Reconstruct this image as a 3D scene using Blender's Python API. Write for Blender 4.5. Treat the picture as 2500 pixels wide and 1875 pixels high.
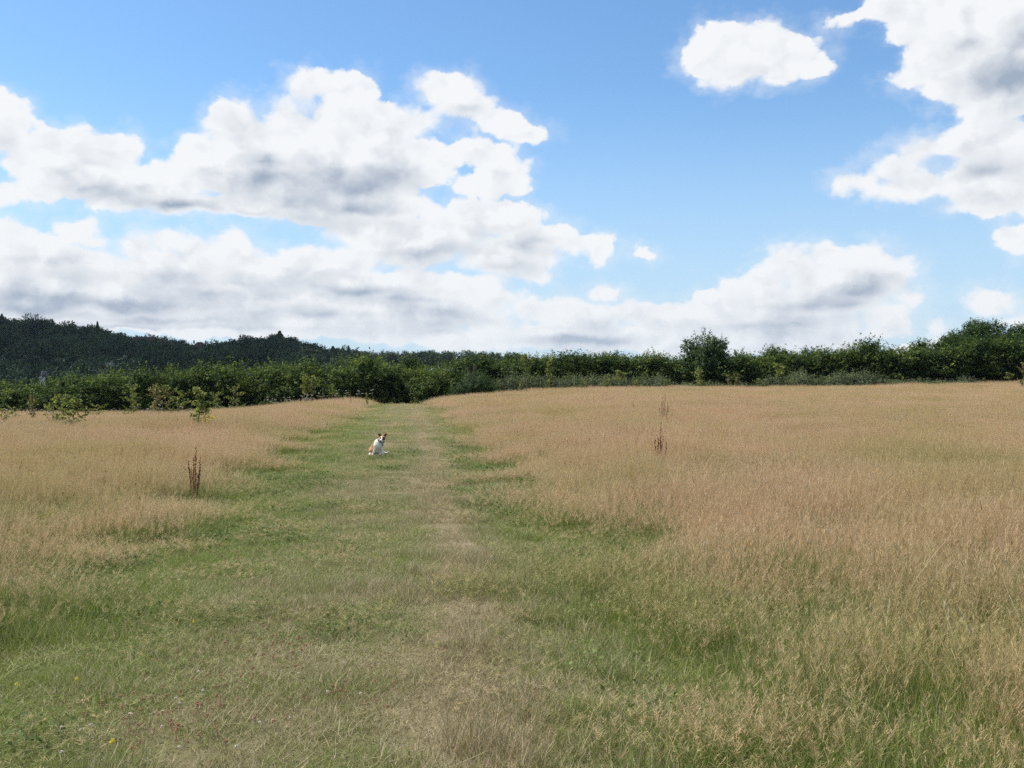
import bpy, math, random
import numpy as np
for o in list(bpy.data.objects): bpy.data.objects.remove(o)
sc = bpy.context.scene
# ---------------- camera ----------------
F = 2453.0; EYE = 1.6; HOR = 930.0          # focal length and horizon row, in photograph pixels
cam = bpy.data.cameras.new('camera'); camo = bpy.data.objects.new('camera', cam)
sc.collection.objects.link(camo); sc.camera = camo
cam.sensor_width = 36.0; cam.lens = 36.0 * F / 2500.0
cam.clip_start = 0.05; cam.clip_end = 12000
camo.location = (0, 0, EYE)
camo.rotation_euler = (math.radians(90) - math.atan((937.5 - HOR) / F), 0, 0)
# ---------------- sun, sky, exposure ----------------
SUN_EL = math.radians(54); SUN_AZ = math.radians(-74)   # azimuth from +Y towards +X
sd = (math.cos(SUN_EL)*math.sin(SUN_AZ), math.cos(SUN_EL)*math.cos(SUN_AZ), math.sin(SUN_EL))
sun = bpy.data.lights.new('sun', 'SUN'); sun.energy = 5.0; sun.angle = math.radians(0.5); sun.color = (1.0, 0.965, 0.90)
suno = bpy.data.objects.new('sun', sun); sc.collection.objects.link(suno)
from mathutils import Vector
suno.rotation_euler = Vector(sd).to_track_quat('Z', 'Y').to_euler()
suno.location = (-40, 10, 60)
sc.view_settings.view_transform = 'Standard'; sc.view_settings.look = 'None'
sc.view_settings.exposure = 0.0; sc.view_settings.gamma = 1.0; sc.view_settings.use_curve_mapping = False

world = bpy.data.worlds.new('World'); sc.world = world; world.use_nodes = True
nt = world.node_tree; nt.nodes.clear()
class NB:
    """small helper for writing node expressions"""
    def __init__(s, nt): s.nt = nt
    def inp(s, sock, v):
        if hasattr(v, 'is_output'): s.nt.links.new(v, sock)
        else: sock.default_value = v
    def m(s, op, a, b=None, c=None, clamp=False):
        n = s.nt.nodes.new('ShaderNodeMath'); n.operation = op; n.use_clamp = clamp
        for i, v in enumerate((a, b, c)):
            if v is not None: s.inp(n.inputs[i], v)
        return n.outputs[0]
    def v(s, op, a, b=None, c=None, scale=None):
        n = s.nt.nodes.new('ShaderNodeVectorMath'); n.operation = op
        for i, x in enumerate((a, b, c)):
            if x is not None: s.inp(n.inputs[i], x)
        if scale is not None: s.inp(n.inputs['Scale'], scale)
        return n.outputs['Value'] if op in ('LENGTH', 'DOT_PRODUCT', 'DISTANCE') else n.outputs['Vector']
    def noise(s, vec, scale, detail=4, rough=0.5, dim='3D', dist=0.0, lac=2.0):
        n = s.nt.nodes.new('ShaderNodeTexNoise'); n.noise_dimensions = dim
        s.inp(n.inputs['Vector'], vec); n.inputs['Scale'].default_value = scale
        n.inputs['Detail'].default_value = detail; n.inputs['Roughness'].default_value = rough
        n.inputs['Lacunarity'].default_value = lac; n.inputs['Distortion'].default_value = dist
        return n
    def vor(s, vec, scale, detail=2, rough=0.5):
        n = s.nt.nodes.new('ShaderNodeTexVoronoi'); n.feature = 'F1'; n.normalize = False
        s.inp(n.inputs['Vector'], vec); n.inputs['Scale'].default_value = scale
        n.inputs['Detail'].default_value = detail; n.inputs['Roughness'].default_value = rough
        return n.outputs['Distance']
    def ramp(s, x, lo, hi, a=0.0, b=1.0, smooth=True):
        n = s.nt.nodes.new('ShaderNodeMapRange'); n.interpolation_type = 'SMOOTHSTEP' if smooth else 'LINEAR'
        s.inp(n.inputs[0], x); s.inp(n.inputs[1], lo); s.inp(n.inputs[2], hi); s.inp(n.inputs[3], a); s.inp(n.inputs[4], b)
        return n.outputs[0]
    def mix(s, f, a, b, blend='MIX'):
        n = s.nt.nodes.new('ShaderNodeMix'); n.data_type = 'RGBA'; n.blend_type = blend
        s.inp(n.inputs[0], f); s.inp(n.inputs[6], a if hasattr(a, 'is_output') else (*a, 1)[:4]); s.inp(n.inputs[7], b if hasattr(b, 'is_output') else (*b, 1)[:4])
        return n.outputs[2]
    def comb(s, x, y, z):
        n = s.nt.nodes.new('ShaderNodeCombineXYZ')
        for i, v in enumerate((x, y, z)): s.inp(n.inputs[i], v)
        return n.outputs[0]
    def sep(s, v):
        n = s.nt.nodes.new('ShaderNodeSeparateXYZ'); s.inp(n.inputs[0], v); return n.outputs

def build_sky():
    B = NB(nt)
    tc = nt.nodes.new('ShaderNodeTexCoord').outputs['Generated']
    d = B.v('NORMALIZE', tc)
    x, y, z = B.sep(d)
    sky = nt.nodes.new('ShaderNodeTexSky'); sky.sky_type = 'NISHITA'; sky.sun_disc = False
    sky.sun_elevation = SUN_EL; sky.sun_rotation = SUN_AZ
    sky.air_density = 1.0; sky.dust_density = 0.4; sky.ozone_density = 2.2; sky.altitude = 60
    az = B.m('ARCTAN2', x, y); el = B.m('ARCSINE', z)
    p = B.comb(az, el, 0.0)
    # the cloud masses flatten towards the horizon: noise domain squeezed vertically
    q = B.comb(az, B.m('MULTIPLY', el, 1.25), 0.37)
    def warp(n, amp):
        return B.v('SCALE', B.v('SUBTRACT', n.outputs['Color'], (0.5, 0.5, 0.5)), scale=amp)
    w1 = B.noise(q, 9.0, 2, 0.5); w2 = B.noise(q, 34.0, 5, 0.60)
    pw = B.v('ADD', B.v('ADD', p, warp(w1, 0.014)), warp(w2, 0.019))
    pw = B.v('MULTIPLY', pw, (1, 1, 0))
    def conv(px, py, rx, ry):
        a = math.atan((px - 1250) / F); e = math.atan((HOR - py) / F * math.cos(a))
        return a, e, rx / F * math.cos(a) ** 2, ry / F * math.cos(a)
    def field(blobs, vec, k):
        acc = None
        for b in blobs:
            a, e, rx, ry = conv(*b[:4]); rm = math.sqrt(rx * ry)
            t = B.v('MULTIPLY_ADD', vec, (1/rx, 1/ry, 0), (-a/rx, -e/ry, 0))
            L = B.v('LENGTH', t)
            dd = B.m('MULTIPLY_ADD', L, rm, -rm)
            if acc is None: acc = dd
            else: acc = B.m('SMOOTH_MIN', acc, dd, k)
        return acc
    clouds = CLOUDS
    C = field(clouds, pw, 0.010)
    # elsewhere in the sky the same kind of broken cumulus goes on
    big = B.noise(B.comb(az, B.m('MULTIPLY', el, 1.8), 3.1), 2.1, 3, 0.5).outputs[0]
    outside = B.m('MAXIMUM', B.ramp(B.m('ABSOLUTE', az), 0.54, 0.72), B.ramp(el, 0.385, 0.50))
    gen = B.m('MULTIPLY_ADD', big, -0.55, 0.28)
    gen = B.m('ADD', gen, B.m('MULTIPLY', B.m('SUBTRACT', 1.0, outside), 0.4))
    C = B.m('SMOOTH_MIN', C, gen, 0.01)
    pg = B.v('MULTIPLY', B.v('ADD', B.v('ADD', p, warp(w1, 0.014)), warp(w2, 0.011)), (1, 1, 0))
    C2 = field([c for c in clouds if c[3] >= 40], B.v('ADD', pg, B.comb(-0.008, B.m('MULTIPLY_ADD', el, 0.08, 0.005), 0.0)), 0.010)   # how much cloud lies towards the sun
    # cauliflower bumps
    bw = B.v('ADD', q, warp(w2, 0.03))
    def bump(vec):
        v1 = B.vor(vec, 21.0, 2.0, 0.55)
        return B.m('SUBTRACT', 0.5, v1)
    h0 = bump(bw)
    h1 = bump(B.v('ADD', bw, (-0.010, 0.014, 0)))
    fine = w2.outputs[0]
    D = B.m('ADD', B.m('MULTIPLY_ADD', C, -1.0, B.m('MULTIPLY', h0, 0.015)), 0.0092)
    soft = B.ramp(w1.outputs[0], 0.40, 0.62, 0.005, 0.013)
    alpha = B.m('MULTIPLY', B.ramp(D, -0.001, soft), 1.0)
    # faint wisps near the cloud edges
    wisp = B.ramp(B.m('ADD', D, B.m('MULTIPLY', B.m('SUBTRACT', fine, 0.5), 0.05)), -0.014, 0.014, 0, 0.35)
    alpha = B.m('MAXIMUM', alpha, wisp)
    alpha = B.m('MULTIPLY', alpha, 0.985)
    # shade of the undersides
    G = field(GREYS, pg, 0.012)
    g = B.ramp(B.m('ADD', G, B.m('MULTIPLY', B.m('SUBTRACT', fine, 0.5), -0.010)), 0.015, -0.030)
    g = B.m('MULTIPLY', g, B.ramp(D, 0.006, 0.026))
    depth = B.ramp(D, 0.0, 0.045)
    rel = B.m('SUBTRACT', h0, h1)                    # lit from upper left
    sh = B.m('MULTIPLY_ADD', B.m('MULTIPLY', rel, B.ramp(D, 0.0, 0.03, 0.3, 1.0)), -0.55, B.m('MULTIPLY', depth, 0.06))
    lit = B.m('MULTIPLY', B.ramp(C2, -0.006, B.m('MULTIPLY_ADD', B.m('MAXIMUM', el, 0.0), -0.09, -0.026)), 0.36)
    mott = B.ramp(B.noise(q, 11.0, 4, 0.5).outputs[0], 0.42, 0.68)
    sh = B.m('ADD', sh, B.m('MULTIPLY', mott, B.m('MULTIPLY', depth, 0.05)))
    sh = B.m('ADD', sh, lit)
    outg = B.m('MULTIPLY', outside, B.m('MULTIPLY', depth, 0.35))
    sh = B.m('ADD', B.m('ADD', sh, outg), B.m('MULTIPLY', g, 0.70), clamp=True)
    ccol = B.mix(sh, CW, CG)
    # near the horizon the air lightens everything
    hz = B.ramp(el, 0.14, 0.0, 0.0, 0.30)
    ccol = B.mix(hz, ccol, (7.6, 8.4, 9.3))
    skc = B.mix(1.0, sky.outputs[0], SKYTINT, 'MULTIPLY')
    skc = B.mix(B.ramp(el, 0.30, 0.0, 0.0, 0.80), skc, (5.6, 7.2, 9.0))
    col = B.mix(alpha, skc, ccol)
    col = B.mix(B.ramp(z, -0.02, -0.10), col, (2.2, 2.3, 2.0))
    bg = nt.nodes.new('ShaderNodeBackground'); bg.inputs[1].default_value = 0.10
    out = nt.nodes.new('ShaderNodeOutputWorld')
    nt.links.new(col, bg.inputs[0]); nt.links.new(bg.outputs[0], out.inputs[0])
    world.cycles.sampling_method = 'NONE'
    sc.cycles.max_bounces = 6; sc.cycles.diffuse_bounces = 3; sc.cycles.transmission_bounces = 3; sc.cycles.glossy_bounces = 2; sc.cycles.use_denoising = False
    sc.cycles.sample_clamp_indirect = 4
SKYTINT = (1.22, 1.55, 1.74)
CW = (9.3, 9.45, 9.6); CG = (3.7, 4.4, 5.5)
# bodies of cloud: centre x, y and half width, half height, in photograph pixels
CLOUDS = [
 (-20,285,95,72),(20,330,60,40),
 (110,365,95,52),(190,372,75,50),(285,375,75,50),(60,400,70,45),(200,430,190,58),(370,450,150,52),(300,485,130,34),(450,500,160,36),
 (20,468,105,36),(110,485,35,14),
 (575,318,82,66),(500,370,80,50),(640,340,80,70),(700,290,60,50),(620,420,210,80),(770,215,68,52),(850,218,72,50),(820,280,90,60),(740,330,120,70),
 (930,330,110,80),(1000,300,80,42),(1095,222,82,52),(1150,255,70,45),(1205,290,55,35),(1265,325,60,22),(1000,400,110,70),(830,440,230,70),(760,500,230,48),(900,500,170,46),(560,505,170,34),
 (1180,370,62,38),(1215,430,72,44),(1160,455,50,26),(1260,465,30,16),
 (1170,535,130,50),(1260,535,80,42),(1080,570,150,52),(1320,585,90,42),(1395,605,58,26),(1455,612,30,30),(1240,625,150,50),(1000,600,160,60),(900,560,120,38),(1300,672,50,22),
 (20,560,70,40),(95,600,70,40),(195,560,60,34),(230,592,45,20),(150,645,190,48),(40,650,120,50),
 (340,608,60,32),(420,590,70,40),(480,615,70,50),(575,578,36,30),(560,630,90,42),(600,615,60,20),(420,655,170,40),
 (700,620,40,20),(770,625,70,34),(850,640,110,36),(720,660,160,45),(620,690,150,45),
 (90,715,230,66),(330,730,220,60),(560,740,200,55),(720,735,170,45),(900,700,220,50),(1080,700,170,34),(1210,725,70,30),(1030,760,220,50),(1000,820,180,30),(860,780,200,50),
 (640,800,330,32),(1130,830,130,34),(300,790,340,25),(1200,840,60,24),(380,690,200,50),(60,760,160,30),
 (1300,755,60,36),(1370,748,70,34),(1440,775,110,45),(1560,768,90,38),(1620,780,110,50),(1478,714,46,20),(1400,820,240,40),(1200,790,90,35),(1690,790,80,40),
 (1790,700,55,24),(1870,690,80,40),(1950,645,75,50),(2010,625,70,40),(2110,630,90,46),(2190,665,75,55),(2240,715,45,38),(2060,690,180,60),(1950,740,230,55),(2160,780,90,42),(1900,810,260,50),(1760,750,90,45),(1680,835,180,40),(2200,800,50,30),
 (1572,620,28,20),(1740,690,0.5,0.5),
 (2288,800,34,30),(2405,728,70,32),(2440,750,50,20),(2490,785,50,28),(2350,850,180,20),
 (1755,90,70,46),(1840,90,80,42),(1905,130,90,60),(1730,140,62,45),(1810,170,90,42),(1890,185,60,26),(1975,160,40,20),
 (2200,20,110,42),(2330,40,180,75),(2440,140,200,130),(2320,140,110,60),(2210,190,50,24),(2080,40,60,16),(2440,240,120,60),(2370,210,80,50),
 (2400,350,160,55),(2270,370,80,42),(2200,410,90,34),(2120,430,70,32),(2240,450,160,40),(2400,440,150,70),(2390,500,120,26),(2500,440,100,70),
 (2480,575,72,32),
]
CLOUDS = [c for c in CLOUDS if c[2] > 1]
GREYS = [
 (20,345,60,16),(260,470,140,26),(420,505,170,24),(250,395,60,12),(640,395,70,24),(700,440,120,26),(850,440,130,34),(960,435,100,26),(880,515,130,20),
 (590,340,30,30),(600,530,240,12),(1210,420,30,14),(1150,270,50,12),
 (1300,600,100,16),(1230,572,80,14),(1200,660,130,10),(1060,620,110,12),(480,675,160,14),(560,690,100,12),(70,625,70,14),(250,590,30,8),
 (60,720,180,26),(280,750,220,24),(420,785,160,18),(100,760,200,26),(540,720,70,26),(880,715,150,16),(760,770,150,11),(820,665,70,10),(1060,755,90,16),(1080,810,55,18),(1250,740,40,10),(300,800,420,8),(1000,730,110,12),
 (1450,830,200,16),(1340,790,50,12),(1500,790,50,14),(1190,770,60,12),(2140,690,70,32),(2050,740,190,16),(1830,795,160,18),(1960,780,90,12),
 (2430,752,50,7),(2470,190,90,50),(2490,90,50,50),(2420,415,120,18),(2490,400,60,30),(1890,185,60,10),(2300,490,100,10),(2490,600,50,6),
]

HAZE = True
build_sky()
# =====================================================================
#  helpers
# =====================================================================
COL = sc.collection
def smooth(a, b, x):
    t = np.clip((np.asarray(x, float) - a) / (b - a), 0, 1); return t * t * (3 - 2 * t)
def _hash(ix, iy, seed):
    h = (ix * 374761393 + iy * 668265263 + seed * 974634777) & 0xffffffff
    h = ((h ^ (h >> 13)) * 1274126177) & 0xffffffff
    return ((h ^ (h >> 16)) & 0xffff) / 65535.0
def vnoise(x, y, scale, seed=0, octaves=3):
    x = np.asarray(x, float); y = np.asarray(y, float); tot = 0; amp = 1.0; nrm = 0
    for o in range(octaves):
        X = x * scale; Y = y * scale
        ix = np.floor(X).astype(np.int64); iy = np.floor(Y).astype(np.int64)
        fx = X - ix; fy = Y - iy; fx = fx*fx*(3-2*fx); fy = fy*fy*(3-2*fy)
        a = _hash(ix, iy, seed+o); b = _hash(ix+1, iy, seed+o); c = _hash(ix, iy+1, seed+o); d = _hash(ix+1, iy+1, seed+o)
        tot = tot + amp * (a*(1-fx)*(1-fy) + b*fx*(1-fy) + c*(1-fx)*fy + d*fx*fy); nrm += amp
        amp *= 0.5; scale *= 2.03
    return tot / nrm
def track(y): return 0.45 - 0.1 * np.clip(y, 0, 80)
# --- the lie of the land (metres; the camera stands on the path, looking along +Y)
HX = [-900, -600, -450, -305, -245, -188, -159, -135, -98, -61, 0, 300, 900]
HZ = [46, 42, 38, 28, 20, 16, 14, 18, 10, 9, 8, 5, 5]
def ground_z(x, y):
    x = np.asarray(x, float); y = np.asarray(y, float)
    t = x - track(y)
    z = 0.12 * smooth(0, 65, y)
    z = z + smooth(1.5, 13, t) * (0.50 * smooth(14, 88, y) + 0.02 * np.clip(x - 20, 0, 30) * smooth(50, 90, y))
    z = z - smooth(1.5, 16, -t) * 0.95 * smooth(12, 60, y)
    st = 64 + 29 * smooth(1, 10, t)
    z = z - np.minimum(np.clip(y - st, 0, 999) * 0.075, 13)
    H = np.interp(x, HX, HZ)
    z = z + (13 + H) * smooth(230, 600, y) * (1 - 0.6 * smooth(800, 3000, y))
    z = z + 0.05 * (vnoise(x, y, 0.35, 5, 2) - 0.5) * smooth(2, 8, y)
    return z
def P(px, D, py=None):
    """point seen at photograph column px, D metres away; on the ground unless a row is given"""
    x = (px - 1250) / F * D
    return Vector((x, D, float(ground_z(x, D)) if py is None else EYE + (HOR - py) / F * D))
# where the tall hay stands: 0 on the mown path, 1 in the standing grass
def tallness(x, y):
    x = np.asarray(x, float); y = np.asarray(y, float)
    lx = np.interp(y, [0, 4.1, 5.5, 7.3, 9, 11, 14.5, 19.6, 36, 65, 90], [-4.0, -3.7, -3.6, -3.5, -3.7, -3.9, -4.2, -5.0, -6.3, -9.2, -12])
    rx = np.interp(y, [0, 3, 4.5, 6.9, 10.9, 16.4, 24.5, 49, 66, 90], [1.8, 1.6, 1.45, 1.0, 0.95, 0.25, -0.4, -3.0, -5.6, -7.6])
    n = (vnoise(x, y, 0.9, 11, 3) - 0.5)
    wl = np.interp(y, [0, 8, 20, 60], [2.2, 2.2, 1.6, 1.5]); wr = np.interp(y, [0, 8, 20, 60], [2.4, 2.0, 1.7, 1.6])
    a = smooth(-0.55, 0.9, (lx - x) / wl + n * 1.5); b = smooth(-0.45, 0.9, (x - rx) / wr + n * 1.5)
    end = 1 - smooth(62, 67, y) * (1 - smooth(0.5, 5, x - track(y)))
    return np.maximum(a, b)
def dryness(x, y):
    """bleached and brown turf along the trodden line and in patches"""
    x = np.asarray(x, float); y = np.asarray(y, float)
    t = x - track(y)
    d = 0.66 * np.exp(-((t + 0.10 + 0.10*np.sin(y*.5)) / 0.30) ** 2) + 0.13 * np.exp(-((t + 1.2) / 1.1) ** 2)
    d = d + 0.8 * (vnoise(x, y * 0.7, 0.8, 31, 3) - 0.5) + 0.7 * (vnoise(x, y, 3.1, 37, 3) - 0.5) + 0.31
    d = d - 0.42 * smooth(1.3, 2.4, -t) - 0.34 * smooth(0.4, 1.2, t)
    d = d + 0.16 * smooth(30, 55, y)
    for cx, cy, a, c in ((-1.15, 5.6, .7, .35), (-.55, 4.7, .5, .3), (-1.9, 4.5, .5, .25), (-.9, 7.6, .8, .5), (1.5, 4.3, .3, .2)): d = d + 0.24 * np.exp(-((x-cx)/a)**2 - ((y-cy)/c)**2)
    return np.clip(d, 0, 1)

BARE = [(-.405, 9.94, .30, .32), (-.62, 11.6, .32, .16), (-.17, 5.12, .17, .16), (-.02, 4.93, .10, .06), (-.35, 8.3, .10, .10), (-.30, 6.2, .12, .10), (-.75, 13.6, .3, .15), (-1.3, 20.0, .25, .3), (.10, 4.45, .08, .06), (-.9, 5.6, .16, .06)]
def bareness(x, y):
    x = np.asarray(x, float); y = np.asarray(y, float); o = np.zeros_like(x)
    n = vnoise(x, y, 7.0, 400, 3) - 0.5
    for cx, cy, a, c in BARE: o = np.maximum(o, 1 - np.sqrt(((x-cx)/a)**2 + ((y-cy)/c)**2) * 0.5 + n * 1.3)
    return smooth(0.45, 0.85, o)
def mesh_from(name, verts, faces_flat, nper, attrs=None, mat=None):
    """verts (n,3); faces_flat (m,nper)"""
    me = bpy.data.meshes.new(name)
    verts = np.ascontiguousarray(verts, np.float32); f = np.ascontiguousarray(faces_flat, np.int32)
    me.vertices.add(len(verts)); me.vertices.foreach_set('co', verts.ravel())
    me.loops.add(f.size); me.loops.foreach_set('vertex_index', f.ravel())
    me.polygons.add(len(f)); me.polygons.foreach_set('loop_start', np.arange(len(f), dtype=np.int32) * nper)
    for k, v in (attrs or {}).items():
        v = np.asarray(v, np.float32)
        a = me.attributes.new(k, 'FLOAT', 'POINT'); a.data.foreach_set('value', v)
    me.update(calc_edges=True)
    if mat: me.materials.append(mat)
    return me
def tag(o, label=None, cat=None, group=None, kind=None):
    if label: o['label'] = label
    if cat: o['category'] = cat
    if group: o['group'] = group
    if kind: o['kind'] = kind
    return o
def link(name, data, parent=None, loc=None):
    o = bpy.data.objects.new(name, data); COL.objects.link(o)
    if parent: o.parent = parent
    if loc is not None: o.location = loc
    return o
def copy_tree(o, parent=None):
    c = o.copy(); COL.objects.link(c); c.parent = parent
    for ch in list(o.children): copy_tree(ch, c)
    return c
class MB:
    """collects simple shapes for one mesh object"""
    def __init__(s): s.v = []; s.f = []; s.a = []
    def add(s, verts, faces, a=0.5):
        b = len(s.v); s.v += [tuple(p) for p in verts]; s.f += [tuple(i + b for i in f) for f in faces]; s.a += [a] * len(verts)
    def tube(s, pts, rad, n=6, a=0.5, cap=True):
        pts = [Vector(p) for p in pts]; rings = []
        for i, p in enumerate(pts):
            d = (pts[min(i+1, len(pts)-1)] - pts[max(i-1, 0)]).normalized()
            u = d.orthogonal().normalized(); 
            if i and rings_u.dot(d) ** 2 < 0.98: u = (rings_u - d * rings_u.dot(d)).normalized()
            rings_u = u; w = d.cross(u)
            rings.append([p + (u * math.cos(k*2*math.pi/n) + w * math.sin(k*2*math.pi/n)) * rad[i] for k in range(n)])
        vs = [q for r in rings for q in r]; fs = []
        for i in range(len(pts) - 1):
            for k in range(n): fs.append((i*n+k, i*n+(k+1) % n, (i+1)*n+(k+1) % n, (i+1)*n+k))
        if cap: fs.append(tuple(range((len(pts)-1)*n, len(pts)*n))); fs.append(tuple(reversed(range(n))))
        s.add(vs, fs, a)
    def blob(s, c, r, n=6, m=4, a=0.5, seed=0, jit=0.0):
        rr = random.Random(seed); vs = [(c[0], c[1], c[2]-r[2])]
        for i in range(1, m):
            t = math.pi * i / m
            for k in range(n):
                q = 1 + rr.uniform(-jit, jit); ph = 2*math.pi*k/n
                vs.append((c[0]+r[0]*math.sin(t)*math.cos(ph)*q, c[1]+r[1]*math.sin(t)*math.sin(ph)*q, c[2]-r[2]*math.cos(t)*q))
        vs.append((c[0], c[1], c[2]+r[2])); fs = []
        for k in range(n): fs.append((0, 1+(k+1) % n, 1+k))
        for i in range(m-2):
            for k in range(n): fs.append((1+i*n+k, 1+i*n+(k+1) % n, 1+(i+1)*n+(k+1) % n, 1+(i+1)*n+k))
        L = len(vs)-1
        for k in range(n): fs.append((L, L-n+k, L-n+(k+1) % n))
        s.add(vs, fs, a)
    def box(s, c, d, a=0.5):
        x, y, z = c; u, v, w = d[0]/2, d[1]/2, d[2]/2
        s.add([(x+i*u, y+j*v, z+k*w) for k in (-1, 1) for j in (-1, 1) for i in (-1, 1)],
              [(0,2,3,1),(4,5,7,6),(0,1,5,4),(2,6,7,3),(1,3,7,5),(0,4,6,2)], a)
    def mesh(s, name, mat, smooth_=False):
        me = bpy.data.meshes.new(name); me.from_pydata(s.v, [], s.f)
        at = me.attributes.new('v', 'FLOAT', 'POINT'); at.data.foreach_set('value', np.array(s.a, np.float32))
        if mat: me.materials.append(mat)
        if smooth_: me.polygons.foreach_set('use_smooth', [True]*len(me.polygons))
        me.update(); return me
    def build(s, name, mat, parent=None, loc=None, smooth_=False): return link(name, s.mesh(name, mat, smooth_), parent, loc)

# =====================================================================
#  materials
# =====================================================================
def new_mat(name):
    m = bpy.data.materials.new(name); m.use_nodes = True; m.node_tree.nodes.clear(); return m, NB(m.node_tree)
def attr(B, name, typ='GEOMETRY'):
    n = B.nt.nodes.new('ShaderNodeAttribute'); n.attribute_name = name; n.attribute_type = typ; return n.outputs['Fac']
def finish(B, col, rough=0.8, transl=0.0, spec=0.2, bump=None, tcol=None):
    p = B.nt.nodes.new('ShaderNodeBsdfPrincipled'); B.inp(p.inputs['Base Color'], col if hasattr(col, 'is_output') else (*col, 1))
    p.inputs['Roughness'].default_value = rough; p.inputs['Specular IOR Level'].default_value = spec
    if bump is not None: B.nt.links.new(bump, p.inputs['Normal'])
    sh = p.outputs[0]
    if transl:
        t = B.nt.nodes.new('ShaderNodeBsdfTranslucent'); B.inp(t.inputs[0], tcol if tcol is not None else (col if hasattr(col, 'is_output') else (*col, 1)))
        mx = B.nt.nodes.new('ShaderNodeMixShader'); mx.inputs[0].default_value = transl
        B.nt.links.new(sh, mx.inputs[1]); B.nt.links.new(t.outputs[0], mx.inputs[2]); sh = mx.outputs[0]
    o = B.nt.nodes.new('ShaderNodeOutputMaterial'); B.nt.links.new(sh, o.inputs[0])
def bumpn(B, h, dist, strength=1.0):
    b = B.nt.nodes.new('ShaderNodeBump'); b.inputs['Distance'].default_value = dist; b.inputs['Strength'].default_value = strength
    B.nt.links.new(h, b.inputs['Height']); return b.outputs[0]
def geo_pos(B): return B.nt.nodes.new('ShaderNodeNewGeometry').outputs['Position']
def obj_rand(B): return B.nt.nodes.new('ShaderNodeObjectInfo').outputs['Random']

def foliage_mat(name, dark, mid, light, transl=0.3, rough=0.6, spec=0.08, rw=0.15):
    m, B = new_mat(name); v = attr(B, 'v'); r = obj_rand(B)
    n = B.noise(geo_pos(B), 0.6, 2).outputs[0]
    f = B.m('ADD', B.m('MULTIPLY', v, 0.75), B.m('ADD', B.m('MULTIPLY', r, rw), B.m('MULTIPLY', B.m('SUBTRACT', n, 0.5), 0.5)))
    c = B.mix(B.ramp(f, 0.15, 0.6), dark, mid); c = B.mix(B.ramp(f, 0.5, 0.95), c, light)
    t = B.mix(1.0, c, (1.25, 1.35, 0.7), 'MULTIPLY')
    finish(B, c, rough, transl, spec, tcol=t); return m
def plain_mat(name, c1, c2, scale=8.0, rough=0.8, transl=0.0, bump=0.0):
    m, B = new_mat(name); tc = B.nt.nodes.new('ShaderNodeTexCoord').outputs['Object']
    n = B.noise(tc, scale, 4, 0.6).outputs[0]
    f = B.m('MULTIPLY_ADD', attr(B, 'v'), 0.5, B.m('SUBTRACT', B.m('MULTIPLY', n, 1.3), 0.4), clamp=True)
    finish(B, B.mix(f, c1, c2), rough, transl, 0.2, bump=bumpn(B, n, bump) if bump else None); return m

M = {}
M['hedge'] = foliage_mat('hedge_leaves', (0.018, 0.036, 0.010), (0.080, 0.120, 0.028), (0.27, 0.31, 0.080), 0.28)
M['ash'] = foliage_mat('ash_leaves', (0.035, 0.060, 0.026), (0.085, 0.13, 0.048), (0.18, 0.22, 0.085), 0.3)
M['oak'] = foliage_mat('oak_leaves', (0.018, 0.038, 0.012), (0.052, 0.092, 0.024), (0.10, 0.14, 0.04), 0.22)
M['far'] = foliage_mat('far_tree_leaves', (0.016, 0.034, 0.016), (0.034, 0.062, 0.026), (0.070, 0.105, 0.040), 0.1, rw=0.55)
M['willow'] = foliage_mat('willow_leaves', (0.025, 0.045, 0.030), (0.050, 0.080, 0.052), (0.085, 0.12, 0.075), 0.15)
M['bramble'] = foliage_mat('bramble_leaves', (0.06, 0.08, 0.04), (0.15, 0.175, 0.09), (0.27, 0.29, 0.16), 0.25)
M['pale'] = foliage_mat('sapling_leaves', (0.09, 0.12, 0.032), (0.23, 0.26, 0.075), (0.44, 0.42, 0.17), 0.3)
M['brown_leaf'] = foliage_mat('bronzed_sapling_leaves', (0.10, 0.09, 0.04), (0.23, 0.20, 0.085), (0.40, 0.36, 0.18), 0.3)
M['bark'] = plain_mat('bark', (0.05, 0.042, 0.034), (0.14, 0.12, 0.10), 12, 0.9, bump=0.02)
M['stem'] = plain_mat('young_bark', (0.10, 0.085, 0.06), (0.22, 0.19, 0.14), 30, 0.8)
M['dock'] = plain_mat('dried_dock', (0.12, 0.050, 0.026), (0.30, 0.135, 0.070), 60, 0.9)
M['umbel'] = plain_mat('umbel_flowers', (0.42, 0.35, 0.30), (0.66, 0.60, 0.55), 40, 0.8, 0.2)
M['umbel_stem'] = plain_mat('umbel_stem', (0.08, 0.11, 0.05), (0.20, 0.19, 0.10), 40, 0.8)
M['ragwort'] = plain_mat('ragwort_yellow', (0.62, 0.45, 0.02), (0.80, 0.62, 0.04), 50, 0.7)
M['clover_brown'] = plain_mat('faded_clover', (0.30, 0.15, 0.08), (0.50, 0.30, 0.18), 300, 0.9)
M['clover_white'] = plain_mat('white_clover', (0.62, 0.48, 0.38), (0.82, 0.74, 0.62), 300, 0.8, 0.15)

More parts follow.
